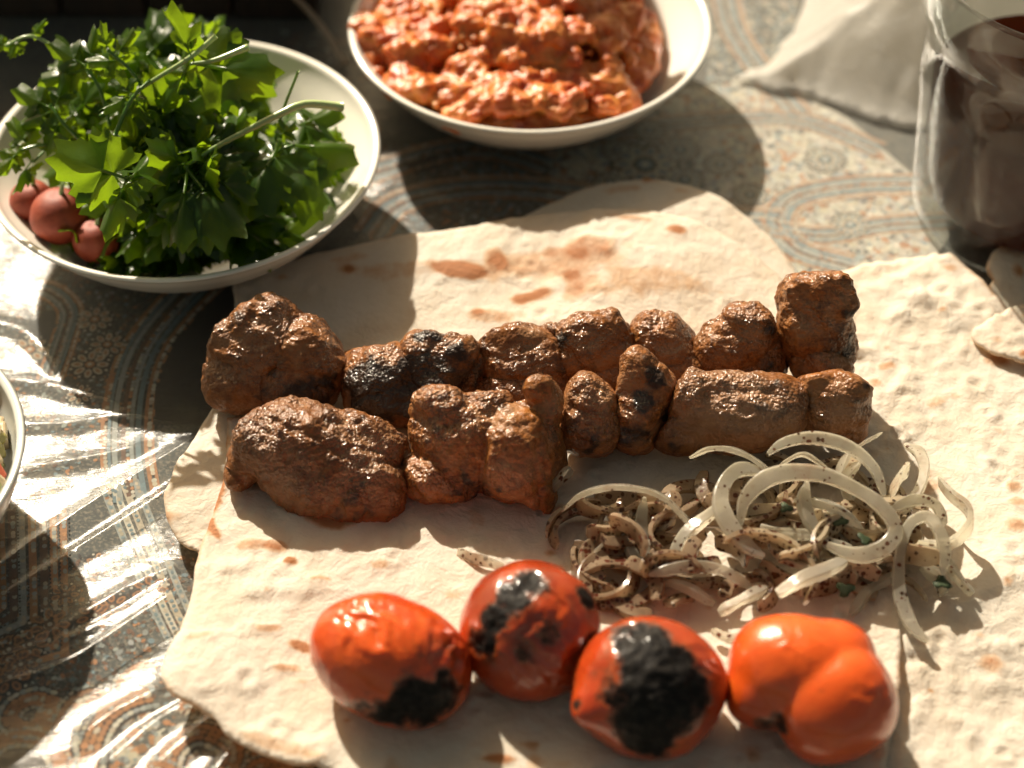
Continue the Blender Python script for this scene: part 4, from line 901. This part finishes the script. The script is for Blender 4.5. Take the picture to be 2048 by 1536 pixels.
sprig('sprig with a sunlit leaf on its right side near the back rim', [([(200, 232, 6.5), (300, 165, 7.4), (380, 115, 8.0), (432, 72, 8.5)], .05, .09, .0, .9), ([(380, 128, 7.9), (430, 120, 8.1), (497, 94, 8.3)], .05, .11, .2, 1.0)],
      [((395, 128, 7.9), (528, 152, 7.2), np.array([.2, -.7, .7]), 1.0, 1), ((388, 122, 7.9), (344, 34, 9.2), np.array([-.3, -.9, .3]), .62, 3), ((378, 130, 7.9), (335, 205, 6.8), VC, .7, 0)])
sprig('sprig with pale split leaf pair in the middle of the heap', [([(230, 270, 6.5), (262, 200, 7.3), (300, 160, 7.6)], .07, .05)],
      [((265, 190, 7.3), (215, 215, 7.2), np.array([-.5, -.5, .7]), .8, 3), ((268, 190, 7.3), (298, 238, 6.6), np.array([.5, -.5, .7]), .7, 3), ((262, 192, 7.4), (240, 150, 7.9), VC, .8, 0)])
sprig('sprig with a thick pale celery-like stem lying across to the right rim', [([(375, 330, 5.8), (430, 295, 6.2), (500, 258, 6.6), (560, 228, 6.9), (610, 208, 7.0), (685, 214, 6.6)], .06, .15, .1, 1.0)],
      [((380, 325, 5.8), (320, 338, 5.9), VC, .8, 0), ((372, 335, 5.8), (455, 445, 5.0), np.array([.3, -.5, .8]), .95, 1), ((375, 335, 5.8), (360, 462, 4.9), np.array([-.2, -.6, .7]), .7, 0)])
sprig('sprig with bright toothed leaf at the front centre of the bowl', [([(420, 300, 5.0), (430, 340, 5.5), (420, 360, 5.6)], .06, .05)], [((420, 345, 5.6), (488, 400, 5.0), np.array([.1, -.75, .6]), 1.0, 1), ((415, 352, 5.6), (400, 470, 4.6), np.array([0, -.8, .5]), .9, 2)])
sprig('sprig of broad dark leaves lying against the right inner wall', [([(520, 330, 4.6), (560, 300, 5.2), (590, 290, 5.3)], .06, .05)],
      [((560, 285, 5.4), (500, 400, 4.6), VUP, 1.0, 1), ((580, 290, 5.2), (690, 300, 4.4), VUP + R_, .9, 2), ((575, 300, 5.0), (620, 410, 3.9), VUP, .9, 1), ((560, 270, 5.5), (585, 250, 5.7), VC, 1.3, 0), ((600, 250, 5.2), (665, 225, 5.0), VUP, 1.0, 3)])
sprig('thin grass-like blade standing up near the right rim', [([(545, 300, 4.6), (565, 225, 6.0), (597, 142, 7.6)], .06, .045, .1, .3)], [((548, 290, 4.8), (520, 330, 4.6), VUP, .8, 0)])
sprig('long reddish stem with small round leaves reaching out to the far left', [([(200, 150, 6.4), (115, 98, 6.9), (60, 72, 7.2), (10, 92, 7.0)], .05, .05, .3, .6)],
      [((62, 73, 7.2), (85, 46, 7.6), VC, .5, 0), ((40, 80, 7.1), (22, 108, 6.8), VC, .8, 1), ((15, 90, 7.0), (-20, 80, 7.1), VC, .7, 1)])
sprig('narrow single leaf leaning at the left rim above the radishes', [([(90, 300, 4.8), (66, 325, 4.8)], .04, .04)], [((66, 318, 4.9), (30, 372, 4.6), np.array([-.4, -.5, .8]), .35, 1)])
sprig('shaded dark sprig at the upper left of the heap', [([(220, 250, 5.5), (200, 180, 6.7), (170, 130, 7.3)], .06, .05)],
      [((170, 130, 7.3), (110, 95, 7.6), VC, .8, 0), ((175, 130, 7.3), (190, 68, 8.0), VC, .7, 2), ((180, 140, 7.2), (245, 110, 7.4), VC, .8, 3), ((165, 140, 7.1), (95, 160, 6.8), VC, .8, 0)])
sprig('dark sprig at the left edge of the heap with glossy flecks', [([(180, 300, 5.0), (130, 250, 5.9), (100, 210, 6.3)], .06, .05)],
      [((100, 215, 6.2), (40, 185, 6.4), VC, .9, 0), ((105, 220, 6.2), (50, 250, 5.6), VC, .8, 2), ((110, 215, 6.3), (130, 160, 6.9), VC, .8, 3), ((120, 240, 6.0), (95, 295, 5.2), VC, .8, 1)])
sprig('dark leaves hanging over the bottom front of the herb bowl', [([(380, 420, 3.8), (390, 455, 3.9)], .06, .05)],
      [((340, 450, 3.2), (300, 505, 2.9), VUP, .9, 0), ((390, 445, 3.6), (440, 500, 3.0), VUP, .9, 1), ((360, 430, 3.7), (370, 502, 3.0), VUP, .8, 3), ((450, 440, 3.4), (510, 462, 3.0), VUP, .8, 2), ((300, 450, 3.0), (255, 500, 2.9), VUP, .9, 2), ((480, 430, 3.2), (560, 440, 3.1), VUP, .9, 1)])
sprig('dark drooping sprig over the left rim that shades the radishes', [([(150, 300, 4.6), (90, 290, 5.2), (40, 300, 5.2)], .06, .05)],
      [((40, 300, 5.2), (0, 340, 4.8), VC, .8, 0), ((60, 295, 5.2), (25, 250, 5.6), VC, .9, 2)])
sprig('upright sprig behind the pale leaf pair at the top of the heap', [([(300, 200, 6.4), (260, 140, 7.4), (215, 100, 8.0)], .06, .05)], [((215, 100, 8.0), (205, 55, 8.6), VC, .6, 0), ((230, 110, 7.8), (265, 70, 8.3), VC, .7, 3), ((240, 120, 7.7), (185, 125, 7.6), VC, .8, 2)])
cB = np.array([hbc[0], hbc[1], 0])
for k in range(96):
    while True:
        q = np.array([random.uniform(-1, 1), random.uniform(-1, 1)])
        if k > 70: q = np.array([random.uniform(-.45, .6), random.uniform(-.70, -.25)])
        if np.hypot(*q) < .74: break
    hmax = 6.2 - 3.2 * (q[0] * .55 + .15) ** 2 - 2.6 * np.hypot(*q) ** 2 - (1.6 if q[0] > .3 else 0)
    if q[0] < -.15 and q[1] < .05: hmax = 1.3
    b = cB + np.array([q[0] * RB * .86, q[1] * RB * .86, max(1.6, hmax * random.uniform(.35, .92))])
    low_ = hmax == 1.3
    root = empty('parsley_sprig', b); d = np.array([random.uniform(-1, 1), random.uniform(-1, 1), 0.05 if low_ else random.uniform(.3, 1.0)]); d /= np.linalg.norm(d)
    b[2] = max(b[2], .8 + 2.2 * np.hypot(*q) ** 2); e = b + d * random.uniform(.8, 1.5)
    while np.hypot(*(e - cB)[:2]) > RB * (.46 + .36 * min(1.0, e[2] / ZB)): e[:2] = cB[:2] + (e - cB)[:2] * .92
    stem(root, [b, (b + e) / 2 + RNG.normal(0, .12, 3), e], .07, .05, random.random() * .3, .1)
    for j in range(6):
        dd = d * .4 + RNG.normal(0, .7, 3); dd[2] = dd[2] * .6 + .1; dd /= np.linalg.norm(dd)
        tip = e + dd * random.uniform(.8, 1.5)
        if np.hypot(*(tip - cB)[:2]) > RB * (.50 + .36 * min(1.0, tip[2] / ZB)): continue
        place_leaf(root, e + RNG.normal(0, .08, 3), tip, np.array([random.uniform(-.6, .6), random.uniform(-.8, .2), 1]), random.uniform(.75, 1.05), random.randrange(4))
    tag(root, 'small dark parsley sprig packed deep in the heap in the herb bowl', 'herb sprig', 'parsley sprigs deep in the bowl')

# ================================================================== STEW
parts = []
n = 96; a = np.arange(n) / n * 6.2832
zfill = 1.55
S3, F3 = ico(3); S2, F2 = ico(2)
disc = S3 * np.array([RS * .78, RS * .80, .9]) + np.array([sbc[0] - .2, sbc[1] + .1, zfill + .75]); parts.append((disc, F3))
for k in range(900):
    r = math.sqrt(random.random()); th = random.uniform(0, 6.2832); x = r * math.cos(th); y = r * math.sin(th)
    if x > .74: continue
    zz = zfill + .95 + .9 * (1 - r ** 2) + .25 + .30 * math.sin(x * 4 + 1) + .3 * math.cos(y * 5) + (.35 if y < -.3 else 0)
    zz += random.uniform(-.22, .30) + .55 * float(pn(np.array([[x, y, 0.3]]), 2.6, 88)[0])
    if x > .35: zz -= .5 * (x - .35)
    s = random.choice([.12, .16, .2, .28, .36, .5])
    lim = .86
    c = np.array([sbc[0] - .35 + x * RS * lim, sbc[1] + .2 + y * RS * lim * 1.02, zz])
    parts.append((c + S2 * np.array([s * random.uniform(.8, 1.4), s * random.uniform(.8, 1.4), s * random.uniform(.6, 1)]), F2))
Vn, Fn, Nn = union_blob(parts, .08, 6)
Vn = Vn + Nn * (.13 * fbm(Vn, 1.7, 80, 4, .6))[:, None]
tag(obj('stew', Vn, Fn, MT['stew'], origin=(sbc[0], sbc[1], 1)), 'chunky orange tomato stew mounded in the white bowl', 'stew')

# ================================================================== GLASS OF COLA
gc = P(2060, 425, 0.0); gc[2] = .12
NS = 8; na = NS * 16
def glass_ring(r, z, facet):
    a = np.arange(na) / na * 6.2832 + .16
    ap = (a % (6.2832 / NS)) - 3.1416 / NS
    rp = r * math.cos(3.1416 / NS) / np.cos(ap) * 1.025
    rr = r * (1 - facet) + np.minimum(rp, r * 1.02) * facet
    return np.stack([rr * np.cos(a), rr * np.sin(a), np.full(na, z)], 1), ap
rings = []
def arc_z(z, h, ap): return z + h * np.cos(ap / (3.1416 / NS) * 1.5708)
outer = [(0.01, .0, 0), (2.6, .0, 0), (3.60, .02, 0), (3.92, .12, .3), (4.06, .40, .4), (4.12, 1.0, .5), (4.20, 2.2, .5), (4.30, 3.6, .5), (4.40, 4.8, .5), (4.47, 5.5, .5), (4.52, 5.9, .5), (4.50, 6.15, .3), (4.40, 6.45, .0), (4.36, 6.8, 0), (4.42, 7.15, 0), (4.62, 7.6, 0), (4.78, 8.0, 0), (4.84, 8.5, 0), (4.88, 9.2, 0), (4.90, 9.65, 0), (4.87, 9.76, 0), (4.80, 9.8, 0), (4.73, 9.76, 0), (4.70, 9.65, 0)]
inner = [(4.67, 9.2, 0), (4.62, 8.5, 0), (4.52, 7.9, 0), (4.26, 7.3, 0), (4.14, 6.8, 0), (4.12, 6.2, 0), (4.06, 5.2, 0), (3.98, 3.8, 0), (3.86, 2.2, 0), (3.76, 1.3, 0), (3.5, .9, 0), (2.7, .75, 0), (0.01, .70, 0)]
Vg = []
for (r, z, f) in outer + inner:
    q, ap = glass_ring(r, z, f)
    if 5.4 < z < 6.5 and r > 4.35: q[:, 2] = arc_z(z, .5, ap) - .3
    Vg.append(q)
nr = len(Vg); Vg = np.vstack(Vg) + gc
Fg = [(i * na + j, i * na + (j + 1) % na, (i + 1) * na + (j + 1) % na, (i + 1) * na + j) for i in range(nr - 1) for j in range(na)]
def facets(o): o.data.set_sharp_from_angle(angle=math.radians(60)); return o
tumbler = tag(facets(obj('tumbler_glass', Vg, Fg, MT['glass'], origin=gc)), 'faceted clear glass tumbler at the right edge behind the bread', 'glass')
ZL = 5.1
lp = [(0.01, .72), (2.68, .77), (3.47, .92), (3.74, 1.31), (3.84, 2.2), (3.96, 3.8), (4.03, ZL), (3.92, ZL - .03), (0.01, ZL - .03)]
Vl, Fl = lathe(np.array(lp), 96)
tag(obj('cola_drink', Vl + gc, Fl, MT['cola'], origin=gc, smooth=True), 'dark brown cola filling two thirds of the faceted glass', 'drink')

# ================================================================== WHITE BAG, BOX, STALK, LEFT DISH
out = closed_px([(1470, 150), (1540, 120), (1570, 80), (1600, 30), (1640, -40), (1800, -140), (2100, -200), (2500, -150), (2500, 120), (2300, 220), (2050, 262), (1900, 262), (1800, 245), (1700, 215), (1620, 185), (1550, 175)], 260, .3, .15, 90)
X, F, d = fill_mesh(out, .22); p3 = np.c_[X, np.zeros(len(X))]
q = P(1830, 60, 0)
h = 3.2 * sstep(0, 5.0, d) ** .8
a = math.radians(-20); ux = X[:, 0] * math.cos(a) + X[:, 1] * math.sin(a); uy = -X[:, 0] * math.sin(a) + X[:, 1] * math.cos(a)
fold = np.stack([ux * .25, uy * .8, 0 * ux], 1)
h += sstep(.0, 2.0, d) * (.75 * (ridge(fold, .36, 91, 1) - .5) + .25 * fbm(p3, .5, 92, 2) + .12 * (ridge(p3, .5, 95, 2) - .9))
qb = P(2150, 30, 0); h += sstep(0, 3, d) * 4.5 * np.exp(-((X[:, 0] - qb[0]) ** 2 + (X[:, 1] - qb[1]) ** 2) / 36.0)
o = obj('plastic_bag', np.c_[X, np.maximum(h, 0) + .22], F, MT['bag'], origin=(X[:, 0].mean(), X[:, 1].mean(), 0)); so = o.modifiers.new('t', 'SOLIDIFY'); so.thickness = .0004
tag(o, 'crumpled white plastic bag lying behind the glass at the back right', 'bag')

# dark wooden box in the back left, in its own shade
bx0 = P(-120, 62, 0); bx1 = P(640, 40, 0)
root = empty('wooden_box', ((bx0[0] + bx1[0]) / 2, bx0[1], .1)); yb = bx1[1]
def bxm(x0, x1, y0, y1, z0, z1, bev=.12):
    bm = bmesh.new(); bmesh.ops.create_cube(bm, size=1); 
    for v in bm.verts: v.co = Vector(((x0 + x1) / 2 + v.co.x * (x1 - x0), (y0 + y1) / 2 + v.co.y * (y1 - y0), (z0 + z1) / 2 + v.co.z * (z1 - z0)))
    bmesh.ops.bevel(bm, geom=bm.edges[:], offset=bev, segments=2, affect='EDGES', profile=.5)
    bm.verts.ensure_lookup_table(); r = np.array([v.co[:] for v in bm.verts]), [tuple(v.index for v in f.verts) for f in bm.faces]; bm.free(); return r
xs = np.linspace(bx0[0] - 2, bx1[0], 6)
for i in range(5): obj('plank', *bxm(xs[i] + .06, xs[i + 1] - .06, yb + random.uniform(-.06, .06), yb + 1.0, .12, 6.6), MT['box'], parent=root, smooth=False)
for i in range(5): obj('plank', *bxm(xs[i] + .06, xs[i + 1] - .06, yb + 14, yb + 15, .12, 6.6), MT['box'], parent=root, smooth=False)
obj('end_panel', *bxm(xs[0], xs[0] + .8, yb + 1.02, yb + 13.98, .12, 6.5), MT['box'], parent=root, smooth=False); obj('end_panel', *bxm(xs[-1] - .8, xs[-1], yb + 1.02, yb + 13.98, .12, 6.5), MT['box'], parent=root, smooth=False)
obj('lid', *bxm(xs[0] - .2, xs[-1] + .2, yb - .2, yb + 15.2, 6.62, 7.3), MT['box'], parent=root, smooth=False)
tag(root, 'dark brown wooden box in deep shadow behind the herb bowl', 'box')
Vn, Fn = sweep(spline([P(690, 128, .3), P(655, 70, .8), P(620, 25, 1.4), P(585, -10, 2.2), P(560, -40, 3.0)], 24), lambda s: circle_sec(.13 - .05 * s, 8))
tag(obj('dry_stalk', Vn, Fn, MT['stalk']), 'thin pale curved stalk lying between the two white bowls at the top', 'stalk')

# added bottle-shaped blocker out of view, put there to shade the stew bowl
bt = P(1265, 60, 4.0) + np.array([-math.sin(SUN_AZ), math.cos(SUN_AZ), 0]) * 13.0; bt[2] = .1
bprof = smooth_prof([(0, .3), (2.2, .2), (2.9, .0), (3.2, .5), (3.15, 3), (3.0, 6), (3.2, 9), (3.2, 13), (2.9, 15.5), (1.9, 18.0), (1.25, 19.5), (1.2, 21), (1.35, 21.2), (1.35, 22.5), (.5, 22.7), (0, 22.7)], 90)
bprof[:, 1] *= .62
Vn, Fn = lathe(bprof, 64)
tag(obj('shade_blocker', Vn + bt, Fn, m_plain('dark_blocker_plastic', (0.012, 0.006, 0.004), (0.03, 0.014, 0.008), .15, .5), origin=bt), 'added bottle-shaped shade blocker out of view behind the stew bowl', 'shade blocker')

# glass dish at the left edge
zg = 3.4; lc = P(-362, 925, zg); lc[2] = .12; RL = 412 / ppc(P(-100, 925, zg))
lc[0] = P(48, 925, zg)[0] - RL
gp_ = smooth_prof([(0, 0), (.45, 0), (.62, .25), (.82, 1.2), (.94, 2.5), (.985, zg - .05), (1.0, zg), (.985, zg + .08), (.955, zg + .02), (.92, 2.6), (.80, 1.4), (.60, .5), (.4, .3), (0, .28)], 70) * np.array([RL, 1])
Vn, Fn = lathe(gp_, 128)
tag(obj('glass_dish', Vn + lc, Fn, m_ceramic('cloudy_glass_dish', (0.62, 0.64, 0.60), .15), origin=lc), 'pale rimmed dish cut off by the left edge of the picture', 'dish')
SV, SF, SCc = [], [], []; off = 0
for k in range(420):
    r = math.sqrt(random.random()) * .84 * RL; th = random.uniform(-1.6, 1.6); s = random.uniform(.22, .42)
    c = lc + np.array([r * math.cos(th), r * math.sin(th), 2.5 + .5 * (1 - (r / RL) ** 2) + random.uniform(-.3, .35)])
    Vb, Fb = bxm(-s, s, -s * .8, s * .8, -s * .7, s * .7, .08); R3 = np.array(Matrix.Rotation(random.uniform(0, 6), 3, Vector((random.random(), random.random(), random.random() + .1))))
    SV.append(Vb @ R3.T + c); SF += [tuple(i + off for i in f) for f in Fb]; off += len(Vb)
    SCc += [random.choice([(0.45, .07, .02), (.55, .16, .04), (.30, .26, .07), (.20, .20, .05), (.5, .4, .25)])] * len(Vb)
tag(obj('chopped_salad', np.vstack(SV), SF, MT['salad'], origin=lc + np.array([0, 0, 1]), smooth=False, cols=np.array(SCc)), 'chopped tomato and cucumber salad in the dish at the left edge', 'salad', kind='stuff')

# the film lies flat under dishes and bread
me = film.data; n = len(me.vertices); co = np.empty(n * 3); me.vertices.foreach_get('co', co); co = co.reshape(-1, 3) * 100
for (c, R) in press_list + [(gc, 4.6), (lc, RL * .65)]: press(co, c[0], c[1], R * (.5 if R > 5.5 else 1.0), 2.0)
co[:, 2] = np.clip(co[:, 2], .05, .9)
me.vertices.foreach_set('co', (co * .01).ravel()); me.update()
